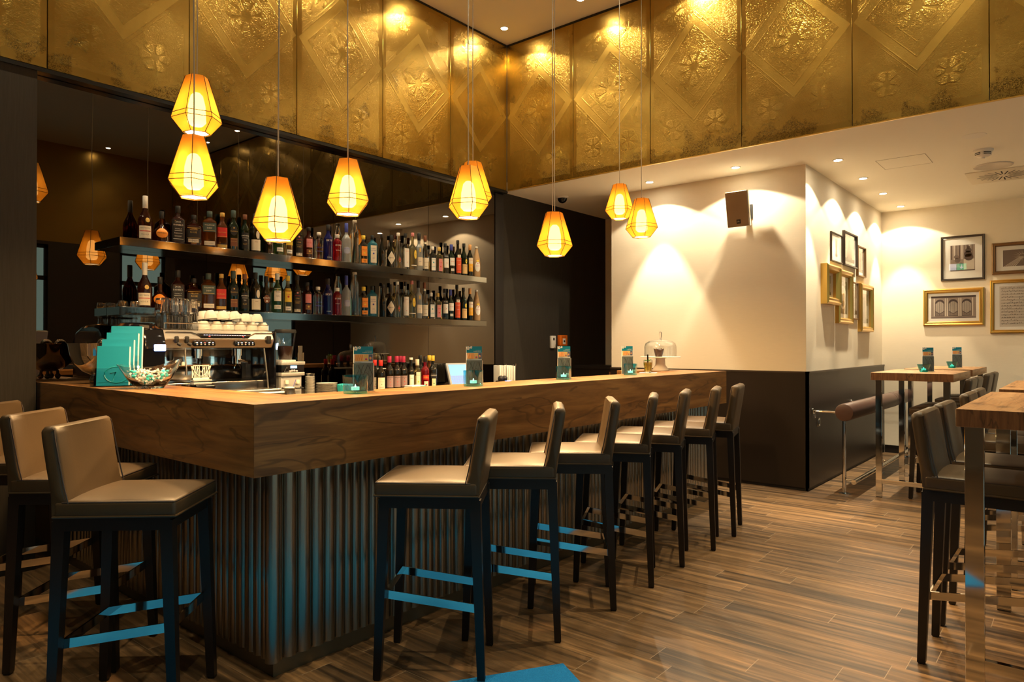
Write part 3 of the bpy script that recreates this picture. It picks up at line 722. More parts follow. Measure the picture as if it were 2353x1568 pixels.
def bottle(lbl,H,R,s,nk,rn,sq,gl,cap,cl,labels,taper=0,group=None):
    t=thing('bottle',lbl,'bottle',(0,0,0),0,group)
    P=prof(H,R,s,nk,rn,1.)
    L=[]
    for z,r,q in P:
        if taper: r=r*(1-taper*(1-min(1,z/(s*H)))) if z<=s*H+1e-6 else r
        n=2+(sq-2)*(1-q) if sq>2 else 2
        L.append((z,r*(1.0 if sq==2 else 1),n if sq>2 else 2))
    body=MB().lathe(L,32 if sq>2 else 24).build('glass_body',G[gl],t,ang=50)
    c=MB()
    c.lathe([(H-cl,rn*1.12),(H-cl+.002,rn*1.2),(H-.003,rn*1.2),(H,rn*1.05)],18)
    c.build('cap',lab(cap) if isinstance(cap,tuple) else M[cap],t)
    def rad(z):
        for (z0,r0,n0),(z1,r1,n1) in zip(L,L[1:]):
            if z0<=z<=z1 and z1>z0: return r0+(r1-r0)*(z-z0)/(z1-z0)
        return R
    def surf(a,z,off):
        r=rad(z);ph=-PI/2+a
        if sq>2:
            cc,ss=math.cos(ph),math.sin(ph);r=r/((abs(cc)**sq+abs(ss)**sq)**(1/sq))
        r+=off
        return (r*math.cos(ph),r*math.sin(ph),z)
    for spec in labels:
        z0,z1,hw,colr,txts=spec[:5];shp=spec[5] if len(spec)>5 else 'rect';ofs=spec[6] if len(spec)>6 else 0
        z0*=H;z1*=H;mb=MB();ms=[lab(colr)];n=12;m_=4
        def wid(v):
            if shp=='oval': return math.sqrt(max(0,1-(2*v-1)**2))
            if shp=='diamond': return 1-abs(2*v-1)
            return 1
        vs=[];rows=m_+1 if shp=='rect' else 15
        for j in range(rows):
            v=j/(rows-1);wv_=wid(v)
            for i in range(n+1):
                u=(2*i/n-1)*wv_
                vs.append(surf(ofs+hw*u,z0+(z1-z0)*v,.0007))
        fs=[(j*(n+1)+i,j*(n+1)+i+1,(j+1)*(n+1)+i+1,(j+1)*(n+1)+i) for j in range(rows-1) for i in range(n)]
        mb.add(vs,fs,0)
        for tx,zc,tw,tcol in txts:
            if lab(tcol) not in ms: ms.append(lab(tcol))
            mi=ms.index(lab(tcol))
            if tx=='-': # rule line
                zz=zc*H;q=[surf(ofs+hw*tw*(2*i/8-1),zz+d,.0011) for d in (-.0012,.0012) for i in range(9)]
                mb.add(q,[(i,i+1,10+i,9+i) for i in range(8)],mi);continue
            if tx=='#': # emblem disc
                cc=[surf(ofs+(tw*R*math.cos(2*PI*k/14))/R,zc*H+tw*R*math.sin(2*PI*k/14),.0011) for k in range(14)]
                mb.add(cc,[tuple(range(14))],mi);continue
            if sq>2: fn=lambda a,b,zc=zc: surf(math.atan2(a,R)+ofs,zc*H+b,.0012)
            else: fn=lambda a,b,zc=zc: surf(a/R+ofs,zc*H+b,.0012)
            text(mb,tx,tw*R*2,mi,fn)
        mb.build('label',ms,t,ang=60)
    return t
K=[ # desc,H,R,s,nk,rn,sq,glass,cap,caplen,labels,taper
('dark cognac bottle with tall white neck foil and cream label',.305,.046,.4,.74,.0135,2,'cognac',WH,.085,[(.05,.32,.85,CR,[('REMY MARTIN',.27,.62,BK),('V.S.O.P',.13,.5,BK),('-',.21,.9,RD),('-',.2,.9,RD)]),(.40,.5,.3,GD,[],'oval',.35)]),
('squat round cognac bottle with orange oval label',.216,.052,.28,.6,.013,2,'cognac',BK,.05,[(.13,.45,.75,OR,[('HENNESSY',.29,.55,BK)],'oval')]),
('square whiskey bottle with black label and white lettering',.27,.042,.6,.76,.0145,7,'cognac',BK,.05,[(.06,.62,.82,BK,[('JACK',.56,.4,WH),("DANIEL'S",.49,.7,WH),('Old No.7',.39,.5,WH),('Tennessee',.28,.6,WH),('WHISKEY',.2,.55,WH),('-',.13,.8,WH),('-',.34,.6,WH)])]),
('squat square whisky bottle with black and gold label',.223,.05,.58,.74,.014,7,'cognac',BK,.032,[(.1,.62,.82,BK,[('YELLOW',.5,.5,GD),('ROSE',.42,.4,GD),('-',.56,.85,GD),('-',.24,.85,GD)]),(.1,.21,.6,CR,[('BOURBON',.155,.5,BK)])]),
('square amber whiskey bottle with dark green label',.267,.046,.68,.82,.0155,7,'amber',SG,.045,[(.42,.66,.82,SG,[('TULLAMORE',.6,.7,CR),('DEW',.52,.35,CR),('-',.45,.8,GD)]),(.06,.17,.65,CR,[('IRISH WHISKEY',.115,.6,BK)])]),
('whisky bottle with slanted red label and gold base band',.27,.036,.58,.78,.0135,5,'amber',GD,.03,[(.32,.58,.8,RD,[('Red Label',.45,.72,GD),('-',.34,.9,GD)]),(.04,.12,.8,GD,[])]),
('dark green whisky bottle with round gold crest label',.3,.036,.56,.76,.0145,4,'gdark',SG,.055,[(.36,.6,.62,BK,[('Glenfiddich',.47,.72,GD),('#',.55,.14,GD)],'oval'),(.1,.3,.6,BR,[('SINGLE MALT',.22,.6,GD),('-',.28,.8,GD)])]),
('slim dark whisky bottle with silver gothic lettering',.283,.036,.55,.76,.013,2,'gdark',BR,.04,[(.08,.5,.7,BK,[('ARDBEG',.42,.74,WH),('TEN',.3,.25,WH),('-',.36,.8,WH),('ISLAY',.2,.4,GD)])]),
('dark bottle with blank cream label and red neck seal',.302,.039,.58,.8,.014,2,'dark',BK,.05,[(.06,.33,.95,CR,[('-',.27,.3,BR)]),(.35,.56,.35,CR,[],'oval',.3)]),
('dark brown cream liqueur bottle with small red and white oval label',.28,.037,.52,.74,.014,2,'dark',BK,.05,[(.25,.48,.62,BR,[('BAILEYS',.4,.72,WH),('#',.31,.2,WH)],'oval')]),
('green bottle with white square label and white cap',.31,.037,.56,.76,.014,2,'green',WH,.05,[(.3,.62,.75,WH,[('PINAR',.53,.6,BK),('ron',.42,.3,BK),('#',.58,.12,OR)]),(.1,.2,.7,WH,[('-',.15,.7,BK)])]),
('clear rum bottle with yellow label',.298,.036,.56,.76,.014,2,'yel',YL,.04,[(.3,.66,.78,YL,[('Havana',.58,.55,RD),('Club',.5,.4,RD),('#',.44,.22,RD)]),(.08,.18,.6,WH,[('-',.13,.7,BK)])]),
('dark rum bottle with red round emblem and gold lettering',.314,.036,.56,.76,.014,2,'dark',BK,.045,[(.08,.6,.75,BK,[('Havana',.46,.55,RD),('Club',.39,.4,GD),('#',.53,.2,PK),('ANEJO',.27,.5,GD),('-',.32,.8,GD)]),(.05,.12,.7,CR,[])]),
('stout reddish rum bottle with pink square label',.26,.04,.6,.78,.0145,2,'cognac',BK,.03,[(.35,.62,.62,PK,[('Matusalem',.5,.5,RD)]),(.14,.3,.6,BR,[('#',.23,.2,GD),('-',.16,.8,GD)])]),
('short clear vodka bottle with silver cap',.23,.037,.68,.84,.0145,2,'clear',WH,.025,[(.3,.32,.8,BL,[('ABSOLUT',.44,.75,BL)])]),
('cobalt blue vodka bottle with white capital letters',.305,.036,.6,.78,.0145,2,'blue',BK,.05,[(.62,.625,.1,BL,[('SKYY',.56,.72,WH),('VODKA',.1,.5,WH)])]),
('short red liqueur bottle with white lettering and white cap',.234,.036,.72,.86,.016,2,'red',WH,.03,[(.2,.205,.1,RD,[('XUXU',.6,.7,WH),('Erdbeer',.42,.5,WH)])]),
('tall frosted vodka bottle with blue cap',.343,.037,.58,.74,.0125,2,'frost',BL,.08,[(.22,.4,.75,(.35,.4,.55),[('GREY GOOSE',.36,.75,BL)],'oval')]),
('tallest clear cylindrical bottle with slender taper',.38,.034,.68,.95,.016,2,'clear',CR,.02,[(.05,.052,.1,WH,[])]),
('clear gin bottle with orange and yellow label',.26,.039,.62,.82,.0145,3,'clear',YL,.035,[(.3,.62,.6,OR,[("GORDON'S",.5,.6,BK),('#',.4,.2,YL)]),(.07,.2,.6,OR,[('GIN',.13,.3,BK)])]),
('bright cyan square gin bottle with pale arched label',.272,.038,.7,.84,.0135,7,'cyan',BK,.035,[(.1,.66,.6,CR,[('BOMBAY',.56,.5,BL),('SAPPHIRE',.5,.6,BL),('#',.4,.2,BL),('GIN',.25,.25,BL)])]),
('very slim dark bottle with thin long neck',.298,.026,.45,.8,.011,2,'dark',BK,.035,[(.2,.4,.4,BK,[])]),
('dark round bottle with white diamond label',.302,.040,.45,.68,.0125,2,'dark',BK,.07,[(.1,.5,.95,CR,[('BERTA',.3,.5,BK)],'diamond',-.2)]),
('clear bell-shaped bottle with small red diamond label',.333,.037,.1,.85,.0125,2,'clear',WH,.03,[(.14,.36,.45,BR,[('#',.26,.18,RD),('#',.2,.1,GD)],'diamond',.1)]),
('clear round bottle with tall white label',.338,.04,.56,.72,.0125,2,'clear',BK,.04,[(.07,.58,.6,WH,[('GRAPPA',.5,.4,RD),('#',.2,.1,PK)])]),
('pale yellow bottle with gold oval seal',.355,.04,.55,.72,.0125,2,'yel',PK,.035,[(.3,.54,.4,YL,[('#',.42,.18,GD)],'oval',.3),(.12,.14,.8,WH,[])]),
('frosted square-shouldered bottle with small gold sticker',.362,.033,.6,.72,.0135,3,'frost',BK,.07,[(.14,.36,.8,CR,[('MARC',.25,.4,BL)]),(.5,.6,.25,GD,[('#',.55,.12,CR)])]),
('slender bottle with cream label and grey neck foil',.349,.034,.4,.8,.0125,2,'clear',BR,.06,[(.08,.38,.95,CR,[('WILLIAMS',.26,.6,BR),('-',.14,.4,BK)]),(.76,.82,.9,CR,[])]),
('short clear square bottle with teal and silver label',.255,.037,.6,.78,.0135,6,'clear',WH,.035,[(.08,.55,.5,WH,[('-',.5,.8,TE),('#',.38,.2,TE),('LINIE',.22,.45,TE)])]),
('short golden square bottle with red lettered label',.256,.036,.6,.78,.0135,6,'yel',GD,.035,[(.08,.55,.5,PK,[('JUBI',.4,.4,RD),('#',.25,.2,RD),('-',.5,.8,GD)])]),
('clear bottle with white label and small red number',.305,.036,.56,.75,.0135,2,'clear',BK,.04,[(.52,.62,.8,BK,[('MOSKO',.57,.6,WH)]),(.2,.5,.75,WH,[('3',.35,.14,RD)])]),
('dark bottle with purple neck foil and white label',.303,.035,.56,.75,.0135,2,'gdark',BL,.06,[(.3,.55,.8,WH,[('OUZO',.43,.6,RD)]),(.12,.2,.5,WH,[('12',.16,.3,BK)])]),
('dark liqueur bottle with large orange-red label',.355,.036,.56,.76,.013,2,'dark',BK,.04,[(.07,.5,.85,(.75,.1,.03),[('RAMAZZOTTI',.42,.72,WH),('AMARO',.3,.4,WH),('-',.14,.8,BK)]),(.5,.58,.5,CR,[('#',.55,.12,RD)])]),
('green-black bottle with plain straw-coloured label',.333,.036,.54,.78,.0135,2,'gdark',BK,.04,[(.07,.36,.9,(.75,.5,.22),[('AVERNA',.3,.5,BR)]),(.38,.52,.35,YL,[('#',.45,.12,GN)],'oval',.3)]),
('dark bottle with yellow and orange label and tan cap',.333,.032,.6,.78,.013,2,'dark',(.7,.35,.12),.06,[(.16,.4,.8,(.85,.42,.03),[('-',.3,.5,WH)]),(.4,.58,.8,CR,[('KUMMEL',.5,.6,RD)])]),
('wicker-wrapped bottle with cream oval label',.322,.041,.4,.96,.013,2,'wick',WH,.018,[(.18,.5,.72,WH,[('PITU',.36,.5,PK),('#',.45,.12,RD)],'oval'),(.5,.56,.4,YL,[],'oval')]),
]
UA=[2.004,2.111,2.221,2.333,2.448,2.543,2.629,2.72,2.805,2.918,3.004,3.089,3.182,3.275,3.372,3.463,3.553,3.647,3.733,3.827,3.926,4.034,4.142,4.225,4.312,4.401,4.483,4.561,4.659,4.746,4.83,4.915,5.008,5.096,5.186,5.285]
LA=[2.002,2.102,2.222,2.334,2.44,2.537,2.628,2.718,2.806,2.897,2.992,3.084,3.168,3.261,3.364,3.46,3.553,3.647,3.734,3.831,3.926,4.046,4.135,4.214,4.312,4.392,4.475,4.553,4.638,4.729,4.824,4.902,4.995,5.089,5.186,5.284]
for i,k in enumerate(K):
    b=bottle(k[0]+', on the upper shelf',*k[1:],group='spirit bottles on the upper shelf')
    tr=tree(b);b.location=(UA[i],4.87,2.0605);b.rotation_euler=(0,0,random.uniform(-.12,.12)-.35)
    c=copy_tree(tr);c.location=(LA[i],4.87,1.6115);c.rotation_euler=(0,0,random.uniform(-.12,.12)-.35);c['label']=k[0]+', on the lower shelf';c['group']='spirit bottles on the lower shelf'
# wine and aperitif bottles on the back counter
WR=(.5,.02,.05)
wine=('%s',.317,.038,.6,.76,.014,2,'dark',(.42,.02,.07),.055,[(.16,.44,.9,(.3,.18,.18),[('-',.4,.8,BK),('#',.28,.1,RD),('#',.36,.08,BK),('#',.2,.08,WR)])],0)
cb=[(3.735,.286,'wine bottle half hidden by the first menu stand, cream label'),(3.8,.286,'red-capped wine bottle with cream label right of the first menu stand'),
(3.895,.318,'wine bottle with dark red foil, leftmost of the dark-labelled group'),(3.975,.318,'wine bottle with dark red foil, second of the dark-labelled group'),(4.052,.316,'wine bottle with dark red foil, third of the dark-labelled group'),(4.02,.316,'wine bottle with dark red foil, set back behind the third'),
(4.14,.303,'dark bottle with small white cap and white label on the back counter'),(4.215,.286,'yellow liqueur bottle with cream cap and pale label on the back counter'),(4.25,.318,'dark bottle with black cap standing behind the yellow one'),
(4.31,.31,'orange-red aperitif bottle with yellow slanted lettering'),(4.36,.318,'bottle with yellow cap standing behind the orange-red aperitif'),(4.405,.318,'dark red bitter bottle with yellow cap and white capital letters')]
for i,(a,h,l) in enumerate(cb):
    l=l+('' if ('back counter' in l or 'menu stand' in l) else ' on the back counter')
    g='bottles on the back counter';y=4.6
    if i in (0,1): b=bottle(l,h,.038,.62,.77,.0145,2,'dark',(.62,.03,.02),.05,[(.12,.48,.85,CR,[('TOCAI',.36,.4,GN),('-',.2,.6,RD),('#',.28,.1,GN)])],0,g)
    elif i in (2,3,4,5): b=bottle(l,h,.036,.6,.76,.014,2,'dark',(.42,.02,.07),.055,[(.16,.46,.9,(.3,.2,.2),[('-',.42,.8,BK),('#',.3,.1,RD),('#',.38,.08,BK),('#',.22,.08,WR)])],0,g)
    elif i==6: b=bottle(l,h,.03,.56,.75,.0135,2,'dark',WH,.022,[(.1,.5,.7,WH,[('-',.4,.6,BK)])],0,g)
    elif i==7: b=bottle(l,h,.036,.58,.74,.014,3,'yel',CR,.055,[(.1,.6,.5,CR,[('LIMONE',.5,.4,GN),('#',.3,.2,YL)])],0,g)
    elif i==8: b=bottle(l,h,.034,.58,.76,.014,2,'dark',BK,.05,[(.1,.4,.7,CR,[('-',.3,.6,BK)])],0,g)
    elif i==9: b=bottle(l,h,.038,.58,.74,.014,2,'red',BK,.05,[(.33,.46,.75,(.5,.03,.02),[('APEROL',.4,.72,YL)]),(.08,.28,.5,CR,[('#',.18,.2,RD)])],0,g)
    elif i==10: b=bottle(l,h,.034,.58,.76,.014,2,'amber',YL,.05,[(.1,.4,.7,CR,[('-',.3,.6,BK)])],0,g)
    else: b=bottle(l,h,.038,.58,.74,.014,2,'dark',YL,.05,[(.36,.5,.75,BK,[('CAMPARI',.43,.8,WH)]),(.1,.34,.5,(.7,.7,.45),[('#',.2,.15,GN)])],0,g)
    yy={0:4.69,5:4.70,8:4.72,10:4.70}.get(i,y)
    a=a*yy/4.6 if yy!=4.6 else a
    b.location=(a,yy,.9505);b.rotation_euler=(0,0,-.45)
# ---------------------------------------------------------------- espresso machine
em=thing('espresso_machine','large chrome two-group espresso machine with cups and glasses on top','espresso machine',(2.33,4.4,.9505))
MX,MY,MZ=2.33,4.4,.9505
def e_(mb,n,m,p=None,**k):
    o=mb.build(n,m,p or em,**k)
    if p is None: o.location=(-MX,-MY,-MZ)
    return o
e_(MB().box(1.9,2.68,4.45,4.93,.99,1.12,bev=.01),'lower_body',M['steeld'])
for sx in (1.95,2.63):
    for sy in (4.48,4.9): e_(MB().cyl((sx,sy,MZ),(sx,sy,.99),.02,14),'foot',M['blackm'])
e_(MB().box(1.9,2.68,4.78,4.93,1.12,1.34),'rear_body',M['steel'])
e_(MB().box(1.97,2.64,4.762,4.779,1.12,1.33,bev=.003),'splash_panel',M['chrome'])
# head with sloped front
hp=[(4.40,1.395),(4.42,1.345),(4.50,1.335),(4.95,1.335),(4.95,1.465),(4.46,1.465),(4.425,1.455)]
mb=MB();n=len(hp);mb.add([(1.93,y,z) for y,z in hp]+[(2.675,y,z) for y,z in hp],[tuple(range(n)),tuple(range(2*n-1,n-1,-1))]+[(i,n+i,n+(i+1)%n,(i+1)%n) for i in range(n)])
e_(mb,'head',M['steel'],ang=25)
e_(MB().tube([(1.94,4.415,1.443),(2.1,4.413,1.443),(2.15,4.404,1.425),(2.5,4.404,1.425),(2.545,4.413,1.443),(2.675,4.415,1.443)],.004,8),'trim_line',M['chrome'])
e_(MB().tube([(1.94,4.402,1.398),(2.675,4.402,1.398)],.004,8),'trim_line',M['chrome'])
ds=e_(MB().hexa([(2.16,4.3985,1.41),(2.49,4.3985,1.41),(2.49,4.42,1.41),(2.16,4.42,1.41)],[(2.14,4.412,1.437),(2.51,4.412,1.437),(2.51,4.43,1.437),(2.14,4.43,1.437)]),'display_strip',M['black'])
ld=MB();
for i in range(17): ld.box(2.175+i*.0175,2.185+i*.0175,4.4005,4.406,1.4245,1.4275)
o=e_(ld,'indicator_row',M['led_white'],ds);o.location=(0,0,0)
e_(MB().box(2.21,2.218,4.399,4.405,1.416,1.419).box(2.445,2.453,4.399,4.405,1.416,1.419),'indicator_pair',M['led_red'],ds)
for gx in (2.18,2.46):
    bp=e_(MB().box(gx-.075,gx+.075,4.392,4.415,1.354,1.386,bev=.01),'button_panel',M['black'])
    for i in range(5):
        q=gx-.052+i*.026
        e_(MB().cyl((q,4.3925,1.366),(q,4.39,1.366),.0055,12),'button',M['silver'],bp)
        e_(MB().box(q-.003,q+.003,4.3905,4.392,1.375,1.379),'button_light',M['led_red'] if i==2 else M['led_white'],bp)
    gh=e_(MB().cyl((gx,4.5,1.335),(gx,4.5,1.29),.036,24).cyl((gx,4.5,1.29),(gx,4.5,1.275),.03,24),'group_head',M['chrome'])
    if gx>2.3:
        e_(MB().cyl((gx,4.5,1.276),(gx,4.5,1.235),.031,24).cyl((gx,4.47,1.255),(gx,4.34,1.245),.012,12).tube([(gx-.005,4.5,1.235),(gx-.02,4.5,1.215),(gx-.022,4.5,1.2)],.006,8).tube([(gx+.005,4.5,1.235),(gx+.02,4.5,1.215),(gx+.022,4.5,1.2)],.006,8),'portafilter',M['chrome'])
for q in (2.0,2.065):
    e_(MB().box(q-.011,q+.011,4.385,4.41,1.372,1.418,bev=.006).cyl((q+.002,4.39,1.372),(q+.02,4.38,1.362),.011,12),'steam_lever',M['blackm'])
e_(MB().box(2.62,2.65,4.385,4.41,1.37,1.425,bev=.006),'steam_lever',M['blackm'])
e_(MB().tube([(2.07,4.43,1.34),(2.065,4.42,1.28),(2.068,4.41,1.2)],.0055,8).cyl((2.068,4.41,1.21),(2.068,4.41,1.17),.008,10),'steam_wand',M['steel'])
e_(MB().tube([(2.62,4.43,1.34),(2.625,4.41,1.2),(2.635,4.4,1.06)],.0055,8),'steam_wand',M['steel'])
e_(MB().box(1.93,2.68,4.34,4.5,1.045,1.062,bev=.005),'drip_tray',M['steel'])
e_(MB().box(1.93,2.69,4.32,4.345,1.03,1.062,bev=.008),'tray_front',M['steel'])
e_(MB().box(1.94,2.66,4.36,4.5,.99,1.04,bev=.004),'tray_body',M['steeld'])
# domed side cheeks
def cheek(x0,x1,name):
    P=[(4.40,.975),(4.95,.975),(4.96,1.3),(4.95,1.45),(4.90,1.488),(4.8,1.505),(4.68,1.505),(4.55,1.49),(4.44,1.455),(4.40,1.40),(4.385,1.34),(4.40,1.3)]
    n=len(P);mb=MB();lay=[(x0,.93),(x0+.012,.985),(x0+.03,1.),(x1,1.)]
    cy,cz=4.68,1.2
    for x,k in lay: mb.v+= [(x,cy+(y-cy)*k,max(.9505,cz+(z-cz)*k)) for y,z in P]
    mb.f=[tuple(range(n-1,-1,-1)),tuple(len(lay)*n-n+i for i in range(n))]+[(j*n+i,j*n+(i+1)%n,(j+1)*n+(i+1)%n,(j+1)*n+i) for j in range(len(lay)-1) for i in range(n)];mb.m=[0]*len(mb.f)
    return e_(mb,name,M['black'],ang=30)
ck=cheek(1.80,1.93,'side_cheek')
lg=e_(MB().box(1.86,1.926,4.376,4.39,1.325,1.365,bev=.003),'light_panel',mat('light_panel',(1,1,1),.5,emit=(.35,.5,1),es=6),ck)
lg.location=(0,0,0)
cheek2=e_(MB().box(2.68,2.70,4.40,4.94,.985,1.46,bev=.012),'side_cheek',M['black'])
lb=e_(MB().hexa([(2.701,4.40,1.33),(2.704,4.40,1.33),(2.704,4.42,1.33),(2.701,4.42,1.33)],[(2.701,4.385,1.375),(2.704,4.385,1.375),(2.704,4.40,1.375),(2.701,4.40,1.375)]),'edge_light',mat('edge_light',(1,1,1),.5,emit=(.5,.7,1),es=9),cheek2);lb.location=(0,0,0)
e_(MB().tube([(1.94,4.44,1.5),(1.94,4.44,1.5),(2.66,4.44,1.5)],.003,6).cyl((1.94,4.44,1.465),(1.94,4.44,1.5),.003,6).cyl((2.66,4.44,1.465),(2.66,4.44,1.5),.003,6),'cup_rail',M['chrome'])
# cup: bowl, handle
def cup_mb(r=.042,h=.055): return MB().lathe([(0,r*.5),(.003,r*.56),(h*.35,r*.82),(h*.7,r*.96),(h,r),(h-.0005,r-.002),(h*.7,r*.9),(h*.35,r*.76),(.006,r*.45),(.006,.0005)],24)
cp=thing('coffee_cup','','cup')
cup_mb().build('bowl',M['white'],cp)
MB().tube([(.034,0,.044),(.05,0,.048),(.062,0,.04),(.062,0,.026),(.05,0,.016),(.036,0,.018)],.0032,8).build('handle',M['white'],cp)
CT=tree(cp);first=True;ZT=1.4655
def putcup(x,y,z,rx,rz,lab_,up=False):
    global first
    t=cp if first else copy_tree(CT);first=False
    t.location=(x,y,z);t.rotation_euler=(rx,0,rz);t['label']=lab_;t['group']='white cups on the espresso machine'
rng=random.Random(3)
for row,(y,nm) in enumerate(((4.50,'front'),(4.60,'rear'))):
    for i in range(6):
        x=2.225+i*.085
        putcup(x,y,ZT+.0552,PI,.9+rng.uniform(-.2,.2),'white coffee cup upside down on the machine, bottom layer, %s row, %s from the glasses'%(nm,ORD[i]))
    for i in range(5):
        x=2.265+i*.085
        tilt=.22 if i<3 else 0
        putcup(x,y,ZT+.0552*2+.004+(.012 if tilt else 0),PI-tilt*.6,.9+rng.uniform(-.3,.3),'white coffee cup upside down on the machine, top layer, %s row, %s from the glasses'%(nm,ORD[i]))
# tumblers upside down, nested two high
gt=MB().lathe([(0,.036),(.11,.028),(.109,.0255),(.102,.0255),(.001,.034)],18,close=True)
def facet_glass():
    mb=MB().lathe([(0,.0365),(.004,.037),(.1,.0285),(.11,.027),(.11,.0005)],12)
    mb2=MB().lathe([(0,.0345),(.098,.026),(.1,.0005)],12)
    mb.add(mb2.v,[tuple(reversed(f)) for f in mb2.f])
    # rim
    return mb
f0=None
for tier in (0,1):
    for row,(y,nm) in enumerate(((4.48,'front'),(4.56,'rear'))):
        for i in range(4):
            x=1.966+i*.06+(.0 if row==0 else .0)
            if f0 is None: o=f0=MB().lathe([(0,.0365),(.004,.037),(.1,.0285),(.108,.027),(.11,.024),(.11,.0004),(.1,.0004),(.098,.0255),(.004,.0345),(0,.035)],12,close=True).build('glass_tumbler',M['glass'],ang=25)
            else: o=f0.copy();COL.objects.link(o)
            o.scale=(.82,.82,1.0);o.location=(x,y,1.4655+tier*.0855);o.rotation_euler=(0,0,rng.uniform(0,1))
            tag(o,'clear glass tumbler upside down on the espresso machine, %s tier, %s row, %s from left'%(('lower','upper')[tier],nm,ORD[i]),'glass','glass tumblers on the espresso machine')
# small glasses by the left end of the lower shelf
for i in range(4):
    o=f0.copy();COL.objects.link(o);o.scale=(.62,.62,.36);o.location=(1.835+.037*i,4.815+(i%2)*.04,1.6115)
    tag(o,'shot glass upside down at the left end of the lower shelf, %s from left'%ORD[i],'glass','shot glasses on the lower shelf')
for i in range(5):
    o=f0.copy();COL.objects.link(o);o.scale=(.7,.7,.4);o.location=(1.965+.055*i,4.84,1.4655)
    tag(o,'small glass upside down at the back of the espresso machine, %s from left'%ORD[i],'glass','small glasses behind the tumblers')
# tamper stand with fan-shaped cup rest, portafilters
tm=thing('tamping_stand','cream fan-slotted metal stand with portafilters in front of the espresso machine','stand',(2.10,4.28,.9505))
st=MB();
def fan(mb,x0,x1,z0,z1,y):
    # plate with vertical fan slots built from ribs
    w=x1-x0;mb.box(x0,x1,y,y+.003,z0,z0+.012);mb.box(x0,x1,y,y+.003,z1-.006,z1);mb.box(x0,x0+.006,y,y+.003,z0,z1);mb.box(x1-.006,x1,y,y+.003,z0,z1)
    cx=(x0+x1)/2
    for k in range(-5,6):
        a=cx+k*.008;b=cx+k*.0125
        if abs(k)>0: mb.hexa([(a-.0018,y,z0+.01),(a+.0018,y,z0+.01),(a+.0018,y+.003,z0+.01),(a-.0018,y+.003,z0+.01)],[(b-.0022,y,z1-.004),(b+.0022,y,z1-.004),(b+.0022,y+.003,z1-.004),(b-.0022,y+.003,z1-.004)])
    mb.tube([(cx-.05,y+.001,z1-.02),(cx-.03,y+.001,z0+.035),(cx,y+.001,z0+.02),(cx+.03,y+.001,z0+.035),(cx+.05,y+.001,z1-.02)],.0022,6)
    mb.tube([(cx-.025,y+.001,z1-.01),(cx,y+.001,z0+.045),(cx+.025,y+.001,z1-.01)],.002,6)
fan(st,-.058,.058,.195,.285,0);o=st.build('fan_plate',M['plastw'],tm)
MB().box(-.055,.06,-.02,.03,.165,.178,bev=.003).box(-.055,.06,-.02,.03,.184,.194,bev=.003).build('shelf_bar',M['silver'],tm)
MB().box(-.06,.06,-.03,.05,0,.012).box(-.05,.05,.02,.03,.012,.19).build('base',M['steeld'],tm)
for i,(px,pz) in enumerate(((-.13,.15),(-.075,.145))):
    p=MB().cyl((px,-.01,pz-.02),(px,-.01,pz+.02),.03,20).tube([(px-.03,-.01,pz-.035),(px-.01,-.01,pz-.02),(px+.01,-.01,pz-.035)],.006,8).cyl((px,-.01,0),(px,-.01,pz-.02),.009,10).build('portafilter_basket',M['chrome'],tm)
MB().cyl((-.05,-.03,.15),(.07,-.03,.152),.014,14).build('portafilter_handle',M['black'],tm)
# knock-out bars / tray in front
kb=thing('steel_tray','polished steel knock-out tray below the espresso machine front','tray',(2.35,4.2,.9505))
MB().tube([(-.14,.02,.085),(.29,.02,.085)],.016,14).build('front_bar',M['steel'],kb)
MB().box(-.14,.29,.0,.10,.03,.06,bev=.004).build('tray_plate',M['steel'],kb)
for q in (-.12,.27): MB().box(q-.012,q+.012,.0,.1,0,.08).build('bracket',M['blackm'],kb)
jg=thing('milk_jug','small steel milk jug holding white milk foam and a thermometer','jug',(2.72,4.27,.9505))
MB().lathe([(0,.04),(.003,.042),(.06,.045),(.1,.036),(.113,.04),(.112,.038),(.1,.034),(.06,.043),(.005,.04),(.005,.0005)],24).build('body',M['steel'],jg)
MB().lathe([(.104,.035),(.118,.033),(.122,.02),(.123,.0005)],20).build('milk_foam',M['white'],jg)
MB().tube([(.02,0,.1),(.05,0,.17)],.002,6).build('thermometer',M['led_blue'] if False else mat('violet_rod',(.12,.1,.45),.3),jg)
MB().tube([(-.042,0,.09),(-.065,0,.08),(-.065,0,.04),(-.043,0,.03)],.004,8).build('handle',M['chrome'],jg)
# grinder
gr_=thing('coffee_grinder','silver coffee grinder with a clear bean hopper beside the espresso machine','grinder',(2.83,4.5,.9505))
MB().box(-.085,.085,-.08,.2,0,.19,bev=.006).build('body',M['silver'],gr_)
MB().box(-.095,.095,-.105,.2,.19,.215,bev=.004).build('lower_band',M['silver'],gr_)
cpn=MB().box(-.092,.092,-.1,.2,.215,.268).build('control_panel',M['black'],gr_)
MB().box(-.02,.03,-.1025,-.1,.245,.262).build('display',mat('lcd_glow',(.2,.5,1),.5,emit=(.25,.6,1),es=5),cpn)
tt=MB();tt.tube([(-.07,-.1015,.222),(-.05,-.1015,.255),(-.03,-.1015,.222)],.0014,5,closed=True);tt.build('triangle_mark',M['silver'],cpn)
MB().sphere((-.025,-.1,.222),.009).sphere((-.008,-.1,.226),.009).sphere((.01,-.1,.226),.009).sphere((.03,-.1,.222),.009).build('button_row',M['silver'],cpn)
MB().box(-.097,.097,-.108,.2,.268,.292,bev=.004).build('upper_band',M['silver'],gr_)
MB().box(-.06,.05,-.06,.1,.292,.304,bev=.003).build('hopper_collar',M['plastw'],gr_)
MB().lathe([(.304,.045),(.31,.05),(.5,.075),(.498,.072),(.312,.047),(.306,.043)],28,close=True).build('hopper',M['acryl'],gr_)
